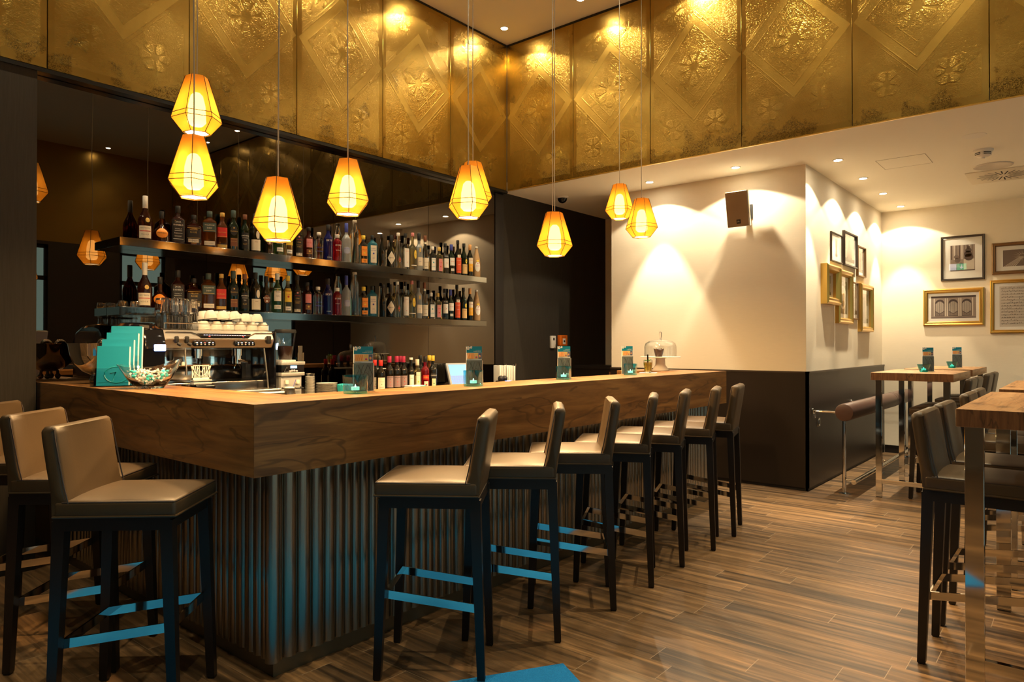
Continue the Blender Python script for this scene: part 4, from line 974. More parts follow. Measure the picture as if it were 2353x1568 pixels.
MB().lathe([(.309,.044),(.40,.056),(.405,.04),(.407,.0005)],24).build('coffee_beans',M['bean'],gr_)['kind']='stuff'
MB().lathe([(.5,.076),(.512,.077),(.525,.072),(.527,.0005)],28).build('hopper_lid',M['blackm'],gr_)
for q in (-.045,.045):
    MB().box(q-.012,q+.012,-.1,-.08,.13,.16,bev=.003).build('switch',M['plastw'],gr_)
    MB().tube([(q-.03,-.08,.105),(q-.03,-.12,.1),(q+.03,-.12,.1),(q+.03,-.08,.105)],.005,8).build('filter_fork',M['blackm'],gr_)
g2=thing('coffee_grinder','second bean grinder, mostly hidden between the machine and the front grinder','grinder',(2.80,4.86,.9505))
MB().box(-.07,.07,-.1,.09,0,.36,bev=.006).build('body',M['blackm'],g2)
MB().lathe([(.36,.04),(.5,.065),(.53,.068),(.528,.065),(.5,.062),(.362,.038)],24,close=True).build('hopper',M['acryl'],g2)
MB().lathe([(.364,.037),(.42,.044),(.425,.0005)],20).build('coffee_beans',M['bean'],g2)['kind']='stuff'
MB().lathe([(.53,.069),(.545,.066),(.547,.0005)],24).build('hopper_lid',M['blackm'],g2)
# saucers
sm_=MB().lathe([(0,.028),(.002,.03),(.006,.05),(.0085,.052),(.0082,.0505),(.005,.046),(.003,.025),(.003,.0005)],24)
s1=None
for i in range(19):
    if s1 is None: o=s1=sm_.build('saucer',M['white'])
    else: o=s1.copy();COL.objects.link(o)
    o.scale=(.72,.72,1);o.location=(3.12,4.62,.9505+i*.0088);tag(o,'small white saucer in the tall stack right of the grinder','saucer','small saucers in a tall stack')
for i in range(13):
    o=s1.copy();COL.objects.link(o);o.scale=(1.6,1.6,1);o.location=(3.26,4.6,.9505+i*.0088);tag(o,'white plate in the low stack between saucers and napkins','plate','plates in a low stack')
tg=thing('tumbler_rack','little steel basket on top of the tall saucer stack','basket',(3.12,4.62,1.1205))
MB().lathe([(0,.03),(.002,.034),(.022,.036),(.021,.034),(.003,.03)],20,close=True).build('basket',M['steel'],tg)
nb=thing('napkin_bundle','bunch of pleated teal paper napkins behind the bar','napkins',(3.36,4.5,.9505))
mb=MB();vs=[];N=60
for z,r in ((0,.045),(.1,.058)):
    for k in range(N): q=r*(1+.09*(k%2));vs.append((q*math.cos(2*PI*k/N),q*math.sin(2*PI*k/N),z+(.006*math.sin(k*1.7) if z else 0)))
mb.add(vs,[(k,(k+1)%N,N+(k+1)%N,N+k) for k in range(N)]+[tuple(range(N,2*N))]);mb.build('pleated_paper',M['tealnap'],nb,flat=True)
sb_=thing('sachet_box','small red and white sachet box behind the bar','box',(3.40,4.36,.9505))
MB().box(-.05,.05,-.03,.03,0,.075).build('box_body',M['red'],sb_);MB().box(-.03,.052,-.032,-.03,.0,.06).build('white_side',M['paper'],sb_)
fn_=MB();
for i in range(5): fn_.box(-.09+.004*i,.09-.003*i,-.05,.05,i*.014,i*.014+.0125,bev=.005)
o=fn_.build('folded_towel',M['paper']);o.location=(4.02,4.42,.9505);tag(o,'folded white towel with a teal corner behind the bar','towel')
MB().box(.02,.088,-.052,-.049,.01,.066).build('teal_stripe',M['tealnap'],o)
# glass cloche on the back counter
def cloche(loc,label,sc,zb,muffin=False,ph=.118):
    t=thing('cake_stand',label,'cake stand',loc)
    MB().lathe([(0,.08),(.004,.081),(.01,.072),(.05,.045),(ph-.01,.04),(ph-.004,.06),(ph,.142*sc),(ph+.004,.147*sc),(ph+.007,.146*sc),(ph+.006,.1*sc),(ph+.006,.0005)],48).build('pedestal_plate',M['white'],t)
    d=thing('glass_dome',('clear glass dome lid on the '+('white cake stand at the far bar end' if muffin else 'hidden cake stand on the back counter')),'glass dome',(loc[0],loc[1],loc[2]+ph+.0075))
    R=.118*sc;h=.155
    prof_=[(0,R),(h*.6,R),(h*.78,R*.93),(h*.9,R*.76),(h*.97,R*.5),(h,R*.18)]
    inn=[(z-.002 if i else 0,r-.0025) for i,(z,r) in enumerate(prof_)]
    inn=[(max(0,z),r) for z,r in inn]
    MB().lathe(prof_+[(h,.0004),(h-.0025,.0004)]+list(reversed(inn)),48,close=True).build('dome',M['thin'],d)
    MB().lathe([(h+.0005,.009*sc),(h+.006,.006*sc),(h+.035,.0095*sc),(h+.06,.01*sc),(h+.068,.007*sc),(h+.07,.0005)],18).build('knob',M['glass'],d)
    return t
cloche((5.69,2.98,HC),'white pedestal cake stand at the far end of the bar',1.22,0,True)
cloche((3.885,4.855,.9505),'cake stand on the back counter hidden behind the first menu stand',.98,0,False,.2)
mf=thing('muffin','dark chocolate muffin in brown tulip paper under the glass dome','muffin',(5.66,2.98,HC+.1255));mf.scale=(1.15,1.15,1.1)
mb=MB();N=24;vs=[];
for z,r,am in ((0,.026,0),(.03,.032,.1),(.055,.037,.2)):
    for k in range(N): q=r*(1+am*math.cos(4*2*PI*k/N));vs.append((q*math.cos(2*PI*k/N),q*math.sin(2*PI*k/N),z+(.014*max(0,math.cos(4*2*PI*k/N)) if am>.15 else 0)))
mb.add(vs,[(i*N+k,i*N+(k+1)%N,(i+1)*N+(k+1)%N,(i+1)*N+k) for i in range(2) for k in range(N)]+[tuple(range(N-1,-1,-1))]);mb.build('tulip_paper',mat('tulip_paper',(.06,.025,.015),.7),mf)
MB().sphere((0,0,.046),.031,8,0,(1,1,.6)).build('cake',M['choc'],mf)
# cocktail
ck_=thing('cocktail','mojito-style cocktail with mint and black straws on a white napkin','cocktail',(5.13,2.80,HC+.0015))
MB().lathe([(0,.027),(.002,.029),(.1,.04),(.099,.0385),(.008,.026),(.006,.0004),(.0,.0004)],12,close=True).build('tumbler',M['glass'],ck_,ang=25)
MB().lathe([(.009,.025),(.085,.0355),(.086,.0004)],12).build('drink',M['lime'],ck_)
sr=MB()
for q in (-.004,.005): sr.cyl((q-.012,-.006,.02),(q-.006,.0,.15),.0042,8)
sr.build('straw',M['black'],ck_)
lf=MB()
for k in range(9):
    a=k*2.4;L=.022;c_2=Vector((.012*math.cos(a),.012*math.sin(a),.095+.004*(k%3)));d=Vector((math.cos(a),math.sin(a),.35));s_=Vector((-math.sin(a),math.cos(a),0))
    lf.add([c_2,c_2+d*L*.5+s_*.008+Vector((0,0,.003)),c_2+d*L,c_2+d*L*.5-s_*.008+Vector((0,0,.003)),c_2+d*L*.5+Vector((0,0,-.002))],[(0,1,4),(1,2,4),(2,3,4),(3,0,4)])
lf.build('mint_sprig',M['leaf'],ck_)
lf2=MB()
for k in range(6): 
    a=k*1.9;z=.02+.01*k;lf2.add([(.02*math.cos(a),.02*math.sin(a),z),(.028*math.cos(a+.6),.028*math.sin(a+.6),z+.014),(.02*math.cos(a+1.1),.02*math.sin(a+1.1),z+.02)],[(0,1,2),(2,1,0)])
lf2.build('mint_leaves',M['leaf'],ck_)
o=MB().box(-.075,.075,-.07,.07,0,.001).build('paper_napkin',M['paper'],loc=(5.13,2.80,HC+.0002),rot=(0,0,.4));tag(o,'thin white paper napkin under the cocktail glass','napkin')
# candle holders
def candle(loc,label,rz,rnd=False,sc=1):
    t=thing('candle_holder',label,'candle holder',loc,rz,'teal glass candle holders')
    if rnd: mb=MB().lathe([(0,.03),(.003,.033),(.03,.043),(.07,.055),(.07,.051),(.03,.038),(.014,.028),(.012,.0004),(0,.0004)],32,close=True)
    else: mb=MB().lathe([(0,.043,6),(.002,.045,6),(.088,.0465,6),(.088,.0405,6),(.016,.037,6),(.014,.0004,2),(0,.0004,2)],40,close=True)
    g_=mb.build('glass_cup',M['tealglassR' if rnd else 'tealglass'],t,ang=50)
    l=bpy.data.lights.new('candle_light','POINT');l.energy=.2;l.color=(1,.7,.4);l.shadow_soft_size=.0025;lo=bpy.data.objects.new('candle_light',l);COL.objects.link(lo);lo.parent=t;lo.location=(0,0,.039)
    tl_=MB().lathe([(.0165,.019),(.032,.019),(.032,.018),(.028,.0175),(.028,.0004),(.0165,.0004)],20,close=True).build('tealight',M['wax'],t)
    MB().lathe([(.030,.001),(.033,.003),(.038,.0025),(.044,.0004)],10).build('flame',M['flame'],tl_)
    return t
candle((2.045,2.66,HC),'square teal glass candle holder on the bar, nearest the corner',.25)
candle((2.84,2.64,HC),'square teal glass candle holder on the bar, second from the corner',.3)
candle((3.79,2.70,HC),'square teal glass candle holder on the bar, third from the corner',.35)
candle((4.67,2.70,HC),'square teal glass candle holder on the bar, farthest, beside the cocktail',.3)
candle((7.24,1.15,1.117),'round teal glass candle holder on the high table by the leaning rail',0,True)
candle((8.71,1.12,1.117),'round teal glass candle holder on the farthest high table',0,True)
# menu stands
def menu(loc,label,rz,seq=0):
    t=thing('menu_stand',label,'menu stand',loc,rz,'menu stands')
    MB().box(-.052,.056,-.03,.03,0,.004).build('base',M['acryl'],t)
    MB().box(-.05,.052,-.012,-.0095,.004,.136).box(.047,.056,-.0095,.012,.004,.14).build('pocket',M['plastw'],t)
    c=MB();c.box(-.049,.05,-.0152,-.0125,.006,.142,0)
    for i in range(9):
        c.tube([(max(-.047,min(.048,-.042+.0105*i+.009*math.sin(k*.55+i*1.3))),-.0154,.01+.0088*k) for k in range(15)],.0005+.0004*(i%3),4,1)
    c.tube([(.012+.022*math.cos(k*.5),-.0154,.055+.04*math.sin(k*.5)) for k in range(13)],.0009,4,1)
    c.build('swirl_card',[mat('grey_card',(.12,.14,.13),.5),mat('swirl_ink',(.035,.035,.03),.4)],t)
    f=MB();f.box(-.047,.05,-.0085,-.006,.02,.222,0)
    f.box(-.047,.05,-.0093,-.0085,.185,.222,1)
    for (px,pz,r) in ((-.037,.212,.0105),(-.018,.216,.0072)):
        for k in range(5):
            a=2*PI*k/5+.3;f.add([(px+r*.55*math.cos(a)+r*.5*math.cos(q),-.0098,pz+r*.55*math.sin(a)+r*.5*math.sin(q)) for q in [2*PI*j/8 for j in range(8)]],[tuple(range(8))],0)
        f.add([(px+r*.25*math.cos(q),-.0101,pz+r*.25*math.sin(q)) for q in [2*PI*j/8 for j in range(8)]],[tuple(range(8))],1)
    text(f,'COCKTAIL, BAR',.034,0,lambda a,b:(.027+a,-.0099,.199+b));text(f,'SUMMER SPECIAL',.048,0,lambda a,b:(.02+a,-.0099,.193+b))
    f.box(-.041,.003,-.0093,-.0085,.150,.183,2);f.box(.005,.026,-.0093,-.0085,.150,.183,3);f.box(.028,.049,-.0093,-.0085,.150,.183,4)
    for k in range(4): f.tube([(-.038+.01*k,-.0096,.154),(-.032+.01*k,-.0096,.178)],.0024,5,6)
    f.sphere((.0155,-.0095,.16),.006,6,5,(1,.2,.8));f.sphere((.037,-.0095,.165),.006,6,6,(1,.2,1.2))
    text(f,'REINE GENUSS',.03,7,lambda a,b:(-.024+a,-.0093,.145+b))
    f.build('flyer',[M['paper'],M['teal'],mat('photo_orange',(.8,.42,.12),.5),mat('photo_yellow',(.7,.5,.15),.5),mat('photo_navy',(.1,.12,.2),.5),mat('photo_magenta',(.5,.05,.2),.5),mat('photo_peach',(.75,.35,.15),.5),lab(BK)],t,ang=30)
    return t
menu((2.145,2.735,HC),'menu stand with grey swirl card and teal flyer on the bar, nearest the corner',-.35)
menu((2.925,2.72,HC),'menu stand with grey swirl card and teal flyer on the bar, second from the corner',-.4)
menu((3.87,2.76,HC),'menu stand with grey swirl card and teal flyer on the bar, third from the corner',-.45)
menu((4.74,2.775,HC),'menu stand with grey swirl card and teal flyer on the bar, farthest one',-.5)
menu((7.36,1.14,1.117),'menu stand on the high table by the leaning rail',-.95)
menu((8.87,1.10,1.117),'menu stand on the farthest high table',-.95)
# brochures in acrylic holder
bh=thing('brochure_holder','clear acrylic holder with four teal brochures at the left bar end','brochure holder',(1.56,4.16,HC),-.52)
tl=math.radians(-9)
for i in range(5):
    MB().box(-.112,.112,-.002,.0005,0,.10-.006*i+.04*i,mx=Matrix.Translation((0,-.062+.026*i,.004))@Matrix.Rotation(tl,4,'X')).build('divider',M['acryl'],bh)
MB().box(-.114,.114,-.07,.075,0,.004).build('base',M['acryl'],bh)
MB().box(-.114,-.112,-.07,.06,.004,.06).box(.112,.114,-.07,.06,.004,.06).build('side_panel',M['acryl'],bh)
for i in range(4):
    mx=Matrix.Translation((.017*i-.010,-.047+.026*i,.006))@Matrix.Rotation(tl,4,'X')
    t=thing('brochure',['front teal brochure with an embossed swirl','second teal brochure from the front','third teal brochure from the front','rear teal brochure, tallest in the holder'][i]+' at the left bar end','brochure',(1.56,4.16,HC),-.52,'teal brochures in the holder')
    b_=MB().box(-.078,.078,-.004,0,0,.22+.038*i,mx=mx).build('cover',M['teal'],t)
    MB().box(-.076,.082,.0003,.016,.002,.217+.038*i,mx=mx).build('pages',M['paper'],t)
    if i==0:
        MB().tube([(.02+.06*math.cos(a)*1.,-.0045,.06+.045*math.sin(a)) for a in [q*PI/12 for q in range(4,25)]],.003,6,mx=mx).tube([(.0,-.0045,.02),(.015,-.0045,.075),(-.01,-.0045,.07)],.004,6,mx=mx).tube([(-.07,-.0045,.018),(.075,-.0045,.018)],.0015,6,mx=mx).build('embossed_mark',M['tealtext'],b_)
# chrome wine cooler bowl
wb=thing('wine_cooler','large round chrome bowl on ball feet at the left bar end','bowl',(1.615,4.55,HC));wb.scale=(.9,.9,1)
MB().lathe([(.05,.02),(.052,.05),(.075,.10),(.12,.15),(.17,.172),(.235,.185),(.24,.188),(.238,.182),(.17,.168),(.12,.146),(.076,.096),(.056,.045),(.056,.0005)],56).build('bowl',M['chrome'],wb)
for k in range(4):
    a=k*PI/2+.5;MB().sphere((.055*math.cos(a),.055*math.sin(a),.02),.02,8).cyl((.055*math.cos(a),.055*math.sin(a),.03),(.05*math.cos(a),.05*math.sin(a),.07),.01,10).build('foot',M['chrome'],wb)
for k,(dx,dy) in enumerate(((.0,-.06),(.09,-.08))):
    o=MB().sphere((0,0,0),.036,10).build('steel_ball',M['chrome'],loc=(1.615+dx,4.55+dy,HC+.235));tag(o,['left','right'][k]+' chrome ball lid resting in the chrome bowl','ball','chrome balls in the bowl')
# candy bowl
cb_=thing('glass_bowl','oval slanted glass bowl of wrapped candies on the bar near its corner','bowl',(1.60,3.83,HC))
mb=MB();N=48;P=[]
def ringp(z,rx,ry,sl,off=0): return [(rx*math.cos(2*PI*k/N)+off,ry*math.sin(2*PI*k/N),z+sl*math.cos(2*PI*k/N)**2*(1 if math.cos(2*PI*k/N)>0 else .35)) for k in range(N)]
outer=[ringp(.0,.07,.05,0),ringp(.012,.078,.056,0),ringp(.05,.11,.08,.004),ringp(.09,.14,.10,.018),ringp(.112,.16,.112,.045)]
inner=[ringp(.112,.156,.109,.045),ringp(.09,.136,.097,.018),ringp(.05,.106,.077,.004),ringp(.022,.07,.05,0),ringp(.018,.03,.02,0)]
allr=outer+inner
for r in allr: P+=r
mb.add(P,[(i*N+k,i*N+(k+1)%N,(i+1)*N+(k+1)%N,(i+1)*N+k) for i in range(len(allr)-1) for k in range(N)]+[tuple(range(N-1,-1,-1)),tuple((len(allr)-1)*N+k for k in range(N))])
mb.build('bowl',M['glass'],cb_,rot=(0,0,-.75))
cn=MB();cn.sphere((0,0,0),.009,5,0,(1.3,1,.8))
for s in (-1,1): cn.add([(s*.011,0,0),(s*.024,.009,.005),(s*.026,0,-.003),(s*.024,-.009,.004)],[(0,1,2),(0,2,3),(2,1,0),(3,2,0)],1)
c0=None;rr=random.Random(5);wr=mat('candy_wrapper',(.8,.85,.85),.25);tc_=mat('candy_teal',(.02,.5,.5),.3);cw=mat('candy_white',(.75,.72,.68),.3)
d1=cn.build('candy',[tc_,wr]);d2=d1.copy();d2.data=d1.data.copy();d2.data.materials[0]=cw;COL.objects.link(d2)
cnt=0
for lay,(z,rx,ry) in enumerate(((.033,.058,.038),(.05,.078,.055),(.068,.092,.066),(.086,.098,.072))):
    for k in range(19 if lay else 11):
        o=(d1,d2)[cnt] if cnt<2 else (d1 if rr.random()<.55 else d2).copy()
        if cnt>=2: COL.objects.link(o)
        cnt+=1
        q=math.sqrt(rr.random());a=rr.uniform(0,2*PI);px,py=rx*q*math.cos(a),ry*q*math.sin(a);ca,sa_=math.cos(-.75),math.sin(-.75)
        o.location=(1.60+px*ca-py*sa_,3.83+px*sa_+py*ca,HC+z+rr.uniform(-.004,.006));o.rotation_euler=(rr.uniform(-.6,.6),rr.uniform(-.8,.8),rr.uniform(0,6))
        te=o.data==d1.data
        tag(o,'teal candy in clear twisted wrapper in the glass bowl' if te else 'white candy in clear twisted wrapper in the glass bowl','candy','teal candies in the glass bowl' if te else 'white candies in the glass bowl')
# till screen, terminal, napkin holder
ts=thing('till_monitor','tilted touch-screen till monitor behind the bar','monitor',(4.80,4.55,.9505),-.35)
mx=Matrix.Translation((0,0,.02))@Matrix.Rotation(math.radians(-28),4,'X')
MB().box(-.17,.17,-.012,.02,0,.245,bev=.008,mx=mx).build('housing',M['grey'],ts)
MB().box(-.08,.08,0,.16,0,.03,bev=.004).hexa([(-.04,.05,.03),(.04,.05,.03),(.04,.12,.03),(-.04,.12,.03)],[(-.04,.05,.12),(.04,.05,.12),(.04,.09,.14),(-.04,.09,.14)]).build('stand',M['grey'],ts)
sc_=MB();sc_.box(-.15,.15,-.0135,-.012,.02,.225,0,mx=mx)
for r in range(5):
    for c in range(8): sc_.box(-.145+c*.024,-.124+c*.024,-.0145,-.0135,.025+r*.017,.039+r*.017,1,mx=mx)
for r in range(4):
    for c in range(4): sc_.box(.06+c*.022,.08+c*.022,-.0145,-.0135,.03+r*.045,.068+r*.045,2 if (r+c)%2 else 3,mx=mx)
def sm(n,c,e=1.1): return mat(n,c,.5,emit=c,es=e)
sc_.build('screen',[sm('screen_blue',(.12,.32,.6),.8),sm('screen_key',(.12,.18,.4)),sm('screen_red',(.7,.2,.2)),sm('screen_green',(.25,.6,.45))],ts)
ct=thing('card_terminal','black card terminal with a small lit screen beside the napkin holder','card reader',(5.06,4.3,.9505),-.3)
MB().box(-.05,.05,-.09,.09,.0,.07,bev=.012).sphere((-.02,.03,.09),.03,8).sphere((.03,.04,.09),.028,8).build('housing',M['blackm'],ct)
MB().box(-.02,.035,-.07,-.04,.0705,.072).build('screen',M['led_blue'],ct)
nh=thing('napkin_holder','wire holder with a thick pile of white paper napkins behind the bar','napkin holder',(5.3,4.5,.9505),-.3)
MB().box(-.1,.1,-.07,.07,0,.01).build('base',M['chrome'],nh)
pp=MB()
for i in range(9): pp.box(-.095+.021*i,-.078+.021*i,-.06,.06,.01,.21-.004*(i%3),bev=.004)
pp.build('napkin_pile',M['paper'],nh)
for q in (-.06,.055): MB().tube([(q,-.075,.01),(q,-.075,.225),(q+.03,-.075,.225),(q+.03,-.075,.01)],.0025,6).build('wire_arm',M['chrome'],nh)
# cabinet seen in the passage
cc=thing('service_cabinet','small dark cabinet with a brown front in the passage behind the bar','cabinet',(7.15,4.30,0))
MB().box(-.2,.2,-.13,.5,0,1.08).build('body',M['blackwood'],cc)
MB().box(-.203,-.2,-.1,.0,.9,1.05).build('brown_front',M['tableE'],cc)
MB().box(-.21,.2,-.14,.5,1.08,1.12).build('top_board',M['blackwood'],cc)
# wall devices
kb_=thing('key_switch_box','white key switch box on the dark wall left of the orange alarm box','switch box',(6.76,4.99,1.40))
MB().box(-.045,.045,-.03,0,-.075,.075,bev=.006).build('housing',M['plastw'],kb_)
MB().box(-.012,.014,-.0315,-.03,.02,.05).build('window',M['slot'],kb_);MB().tube([(.03,-.032,-.03),(.02,-.045,-.06),(-.0,-.04,-.07)],.003,6).build('key',M['chrome'],kb_)
ab=thing('alarm_box','orange fire alarm call box on the dark passage wall','alarm box',(6.95,4.99,1.42))
MB().box(-.075,.075,-.045,0,-.065,.065,bev=.004).build('housing',M['orange'],ab)
q=MB();text(q,'HAUSALARM',.09,0,lambda a,b:(a,-.0458,.042+b));q.build('lettering',lab(BK),ab)
MB().box(-.025,.03,-.047,-.045,-.045,.025).build('glass_panel',M['paper'],ab);MB().cyl((0,-.047,-.01),(0,-.055,-.01),.012,14).build('push_button',M['blackm'],ab)
# loudspeaker
sp=thing('wall_loudspeaker','white and brown loudspeaker tilted down on the cream wall','loudspeaker',(6.47,2.565,2.665))
Rm=Matrix.Rotation(math.radians(0),4,'Z')@Matrix.Rotation(math.radians(-12),4,'Y')
def fac(mb): return mb
MB().hexa([(-.02,-.11,-.17),(.1,-.075,-.17),(.1,.075,-.17),(-.02,.11,-.17)],[(-.02,-.11,.17),(.1,-.075,.17),(.1,.075,.17),(-.02,.11,.17)],mx=Rm).build('cabinet',M['plastw'],sp)
MB().box(-.036,-.02,-.105,.105,-.165,.165,bev=.006,mx=Rm).build('grille',mat('grille_brown',(.3,.2,.11),.7),sp)
b_=MB().box(-.0385,-.036,-.028,.012,-.14,-.10,0,mx=Rm);text(b_,'JBL',.026,1,lambda a,b:tuple(Rm@Vector((-.039,-.008-a,-.12+b))));b_.build('badge',[M['blackm'],M['silver']],sp)
MB().box(.09,.125,-.02,.02,-.03,.05).box(.125,.2,-.02,.02,-.02,.04).box(.255,.2675,-.04,.04,-.06,.08).box(.19,.256,-.02,.02,-.02,.04).build('bracket',M['blackm'],sp)
# ---------------------------------------------------------------- ceiling devices
dc=thing('dome_camera','black dome security camera under the low ceiling','camera',(6.443,4.606,ZL))
MB().lathe([(-.001,.07),(-.018,.072),(-.022,.06)],32).build('base_ring',M['plastw'],dc);MB().lathe([(-.02,.056),(-.045,.05),(-.065,.034),(-.074,.012),(-.076,.0004)],28).build('dome',M['black'],dc)
sd=thing('smoke_detector','white smoke detector with dark slots on the low ceiling','smoke detector',(7.24,.694,ZL))
MB().lathe([(0,.075),(-.012,.075),(-.02,.062),(-.045,.06),(-.058,.045),(-.062,.015),(-.075,.012),(-.077,.0004)],36).build('housing',M['plastw'],sd)
sl=MB()
for z,r in ((-.03,.0615),(-.042,.0605)):
    for k in range(4): 
        a0_=PI/2*k+.15;sl.add([(r*math.cos(a0_+q*.13),r*math.sin(a0_+q*.13),z+d) for d in (-.004,.004) for q in range(10)],[(q,q+1,11+q,10+q) for q in range(9)]);sl.add([(r*math.cos(a0_+q*.13),r*math.sin(a0_+q*.13),z+d) for d in (-.004,.004) for q in range(10)],[(10+q,11+q,q+1,q) for q in range(9)])
sl.build('slot',M['slot'],sd)
cs=thing('ceiling_speaker','flat round white speaker cover on the low ceiling','speaker',(7.93,.683,ZL))
MB().lathe([(0,.16),(-.006,.158),(-.009,.14),(-.007,.135),(-.008,.0004)],48).build('cover',mat('speaker_cover',(.6,.53,.44),.7),cs)
cr=thing('blank_cover','shallow round blank cover on the low ceiling nearest the gold wall','ceiling cover',(6.70,.70,ZL))
MB().lathe([(0,.085),(-.003,.083),(-.004,.0004)],36).build('cover',M['plastw'],cr)
vp=thing('air_vent','square ceiling air diffuser with swirl slots','air vent',(8.4,.64,ZL))
MB().box(-.29,.29,-.29,.29,-.01,0,bev=.002).build('plate',mat('vent_plate',(.68,.6,.46),.6),vp)
q=MB()
for k in range(24):
    a=2*PI*k/24;r0,r1=(.05,.2) if k%2 else (.09,.22);c,s=math.cos(a),math.sin(a);w_=.006
    q.add([(r0*c-w_*s,r0*s+w_*c,-.0106),(r1*c-w_*s,r1*s+w_*c,-.0106),(r1*c+w_*s,r1*s-w_*c,-.0106),(r0*c+w_*s,r0*s-w_*c,-.0106)],[(3,2,1,0),(0,1,2,3)])
q.build('slot',M['slot'],vp)
ah=thing('access_hatch','flush square access hatch outline in the low ceiling','hatch',(7.24,1.30,ZL))
MB().box(-.2,.2,-.2,-.196,-.0015,0).box(-.2,.2,.196,.2,-.0015,0).box(-.2,-.196,-.2,.2,-.0015,0).box(.196,.2,-.2,.2,-.0015,0).build('gap_line',mat('hatch_gap',(.3,.24,.17),.8),ah)
MB().box(-.196,.196,-.196,.196,-.0008,0).build('panel',M['ceil'],ah)
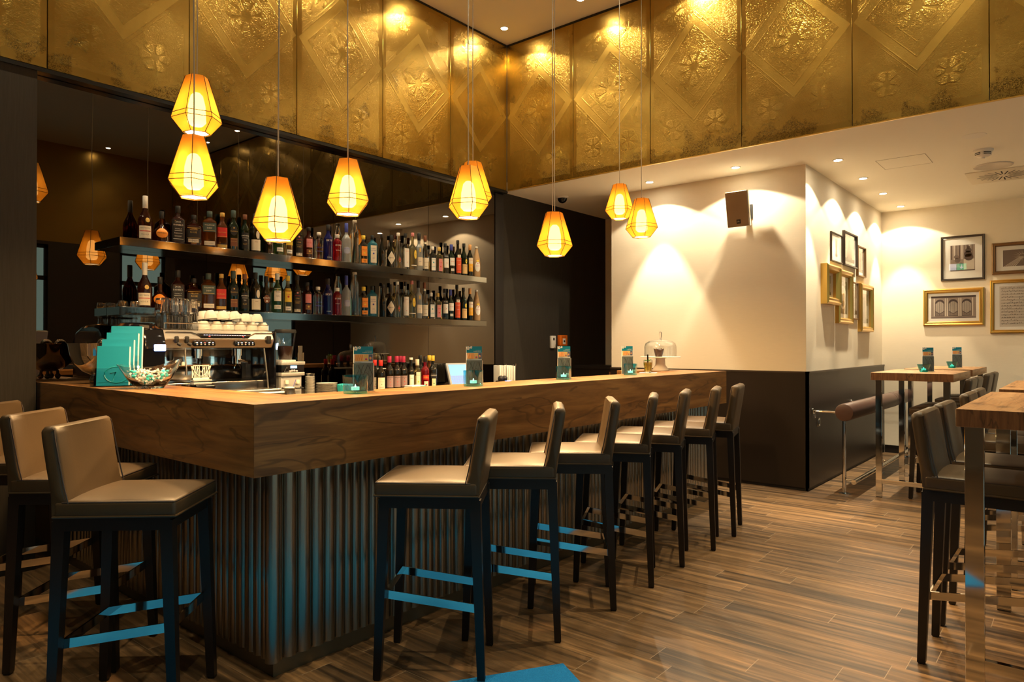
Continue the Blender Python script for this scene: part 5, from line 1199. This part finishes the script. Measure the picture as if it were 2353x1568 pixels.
# ---------------------------------------------------------------- pictures
def picture(cx,cz,w,h,wall,fr,fw,dep,mw,mh,kind_,label,ox=0,oz=0):
    loc=(cx,1.9995+.0262,cz) if wall=='B' else (9.8395,cx,cz)
    t=thing('framed_picture',label,'picture',loc,0 if wall=='B' else -PI/2,'framed pictures on the picture wall' if wall=='B' else 'framed pictures on the far wall')
    f=MB();W_,H_=w/2,h/2
    pr=[(0,0),(0,-dep*.8),(fw*.25,-dep),(fw*.5,-dep*.85),(fw*.75,-dep*.9),(fw,-dep*.45),(fw,-.004)]
    vs=[];n=len(pr)
    for (sx,sz) in ((-1,-1),(1,-1),(1,1),(-1,1)):
        for (a,d) in pr: vs.append((sx*(W_-a),d,sz*(H_-a)))
    f.add(vs,[(c*n+i,((c+1)%4)*n+i,((c+1)%4)*n+i+1,c*n+i+1) for c in range(4) for i in range(n-1)])
    f.build('frame',fr,t,ang=20)
    MB().box(-W_+fw*.5,W_-fw*.5,-.006,-.001,-H_+fw*.5,H_-fw*.5).build('mount',M['mount'],t)
    p=MB();y=-.0065;x0,x1,z0,z1=ox-mw/2,ox+mw/2,oz-mh/2,oz+mh/2
    def rect(a,b,c,d,mi,yy=None): yy=yy or y; p.add([(x0+a*mw,yy,z0+c*mh),(x0+b*mw,yy,z0+c*mh),(x0+b*mw,yy,z0+d*mh),(x0+a*mw,yy,z0+d*mh)],[(0,1,2,3)],mi)
    ms=[mat('sepia_base',(.3,.23,.18),.5),mat('sepia_dark',(.07,.045,.04),.5),mat('sepia_light',(.6,.52,.42),.5),mat('sepia_mid',(.18,.13,.11),.5)]
    rect(0,1,0,1,0)
    r2=random.Random(hash(label)%1000 if False else len(label)*7)
    if kind_=='organ':
        rect(0,1,.92,1,1,-.0068);rect(0,1,0,.06,3,-.0068)
        for k in range(3):
            c=.2+.3*k
            p.add([(x0+(c+.105*math.cos(a))*mw,-.0068,z0+(.68+.17*math.sin(a))*mh) for a in [PI*j/10 for j in range(11)]]+[(x0+(c-.105)*mw,-.0068,z0+.1*mh),(x0+(c+.105)*mw,-.0068,z0+.1*mh)],[tuple(range(13))],1)
            for j in range(9):
                q=c-.088+.022*j;zz=.22+.1*abs(j-4)/4
                rect(q-.006,q+.006,zz,.62+.14*math.cos((j-4)/4.5*1.4),2,-.007);rect(q-.007,q+.007,.12,zz-.03,0,-.007)
            rect(c-.14,c-.115,.1,.9,2,-.0069);rect(c+.115,c+.14,.1,.9,2,-.0069)
    elif kind_=='statue':
        for k in range(9): rect(.04+.105*k,.08+.105*k,.45,1,(1,2,3)[k%3],-.0067)
        rect(0,1,.0,.14,3,-.0068);rect(.55,.98,.05,.45,2,-.0069)
        for (a,b,s) in ((.74,.9,.07),(.74,.78,.13),(.72,.64,.16),(.76,.52,.18)): p.add([(x0+(a+s*math.cos(q))*mw,-.0072,z0+(b+s*.75*math.sin(q))*mh) for q in [2*PI*j/12 for j in range(12)]],[tuple(range(12))],1)
        for (a,b,s) in ((.25,.55,.1),(.3,.42,.12),(.45,.25,.09)): p.add([(x0+(a+s*math.cos(q))*mw,-.0071,z0+(b+s*.8*math.sin(q))*mh) for q in [2*PI*j/12 for j in range(12)]],[tuple(range(12))],3)
    elif kind_=='score':
        rect(0,1,0,1,2,-.0067)
        for s in range(13):
            zz=.06+s*.072
            for l in range(5): rect(.03,.98,zz+l*.008,zz+l*.008+.0022,3,-.007)
            for k in range(26):
                q=.05+k*.035+r2.uniform(-.006,.006);b=zz+r2.uniform(-.004,.04)
                if s in (2,6,10): b=zz+.02
                if r2.random()<.75: rect(q,q+.014,b,b+.011,1,-.0073);rect(q+.012,q+.0145,b,b+.03,1,-.0073)
    elif kind_=='rays':
        rect(0,1,0,1,3,-.0067)
        for k in range(16):
            a=2*PI*k/16;p.add([(x0+(.45+.06*math.cos(a-.1))*mw,-.007,z0+(.6+.1*math.sin(a-.1))*mh),(x0+(.45+.25*math.cos(a))*mw,-.007,z0+(.6+.36*math.sin(a))*mh),(x0+(.45+.06*math.cos(a+.1))*mw,-.007,z0+(.6+.1*math.sin(a+.1))*mh)],[(0,1,2),(2,1,0)],2)
        for k in range(6): p.add([(x0+(.02+.05*k)*mw,-.0072,z0),(x0+(.045+.05*k)*mw,-.0072,z0),(x0+(.42+.015*k)*mw,-.0072,z0+.58*mh),(x0+(.41+.015*k)*mw,-.0072,z0+.58*mh)],[(0,1,2,3)],2)
    elif kind_=='disc':
        rect(0,1,0,1,3,-.0067)
        for r,mi,yy in ((.38,2,-.007),(.3,3,-.0072),(.12,2,-.0074)): p.add([(x0+(.5+r*math.cos(q))*mw,yy,z0+.5*mh+r*mw*math.sin(q)) for q in [2*PI*j/20 for j in range(20)]],[tuple(range(20))],mi)
    else:
        rect(.0,1,.0,.2,1,-.0067);rect(.3,.62,.1,.7,3,-.0069);rect(.36,.56,.5,.9,1,-.0071);rect(.0,.2,.15,.5,2,-.0069);rect(.75,1,.15,.6,2,-.0069)
    p.build('print',ms,t,flat=True)
    MB().box(-W_+fw*.7,W_-fw*.7,-.010,-.0085,-H_+fw*.7,H_-fw*.7).build('glazing',M['pglass'],t)
    return t
bx=lambda a,b:((a[0]+b[0])/2,(a[1]+b[1])/2,abs(b[0]-a[0]),abs(b[1]-a[1]))
PW_=[((7.526,2.529),(7.948,2.225),'darkframe',.016,.02,.2,.6,'small','narrow dark framed print on the picture wall, upper left one'),
((7.987,2.597),(8.529,2.223),'darkframe',.022,.03,.74,.72,'small','black framed faded print on the picture wall, upper middle one'),
((8.553,2.50),(8.908,2.148),'bronze',.02,.03,.6,.7,'small','brown framed narrow print on the picture wall, upper right one'),
((7.20,2.169),(7.685,1.771),'gold',.075,.075,.4,.5,'small','deep gilt box frame sticking out most, left on the picture wall'),
((7.70,2.157),(8.257,1.591),'gold',.06,.05,.6,.62,'disc','gold framed print of a round disc on the picture wall'),
((8.264,2.071),(8.60,1.649),'bronze',.018,.02,.8,.72,'small','thin bronze framed print between the two gilt frames on the picture wall'),
((8.62,2.069),(9.196,1.518),'gold',.06,.05,.6,.62,'small','gilt framed tall print on the picture wall, lower right one')]
for a,b,fr,fw,dep,mw,mh,k_,lb_ in PW_:
    cx,cz,w_,h_=bx(a,b);picture(cx,cz+.0,w_,h_,'B',M[fr],fw,dep,w_*mw,h_*mh,k_,lb_)
def farpic(y0,y1,z0,z1,fr,fw,mw,mh,k_,lb_): picture((y0+y1)/2,(z0+z1)/2,abs(y1-y0),abs(z1-z0),'A',M[fr],fw,.03,mw,mh,k_,lb_)
farpic(1.374,.932,2.14,2.675,'darkframe',.024,.25,.31,'statue','dark framed print of a statue on a pedestal, upper left on the far wall')
farpic(.862,.25,2.185,2.55,'bronze',.04,.40,.19,'rays','brown framed print of a ray-shaped ornament, upper right on the far wall')
farpic(1.562,.938,1.60,2.045,'gold',.05,.46,.27,'organ','gold framed print of an organ with three arches on the far wall')
farpic(.881,.24,1.50,2.12,'gold',.04,.46,.47,'score','gold framed handwritten music score, lower right on the far wall')
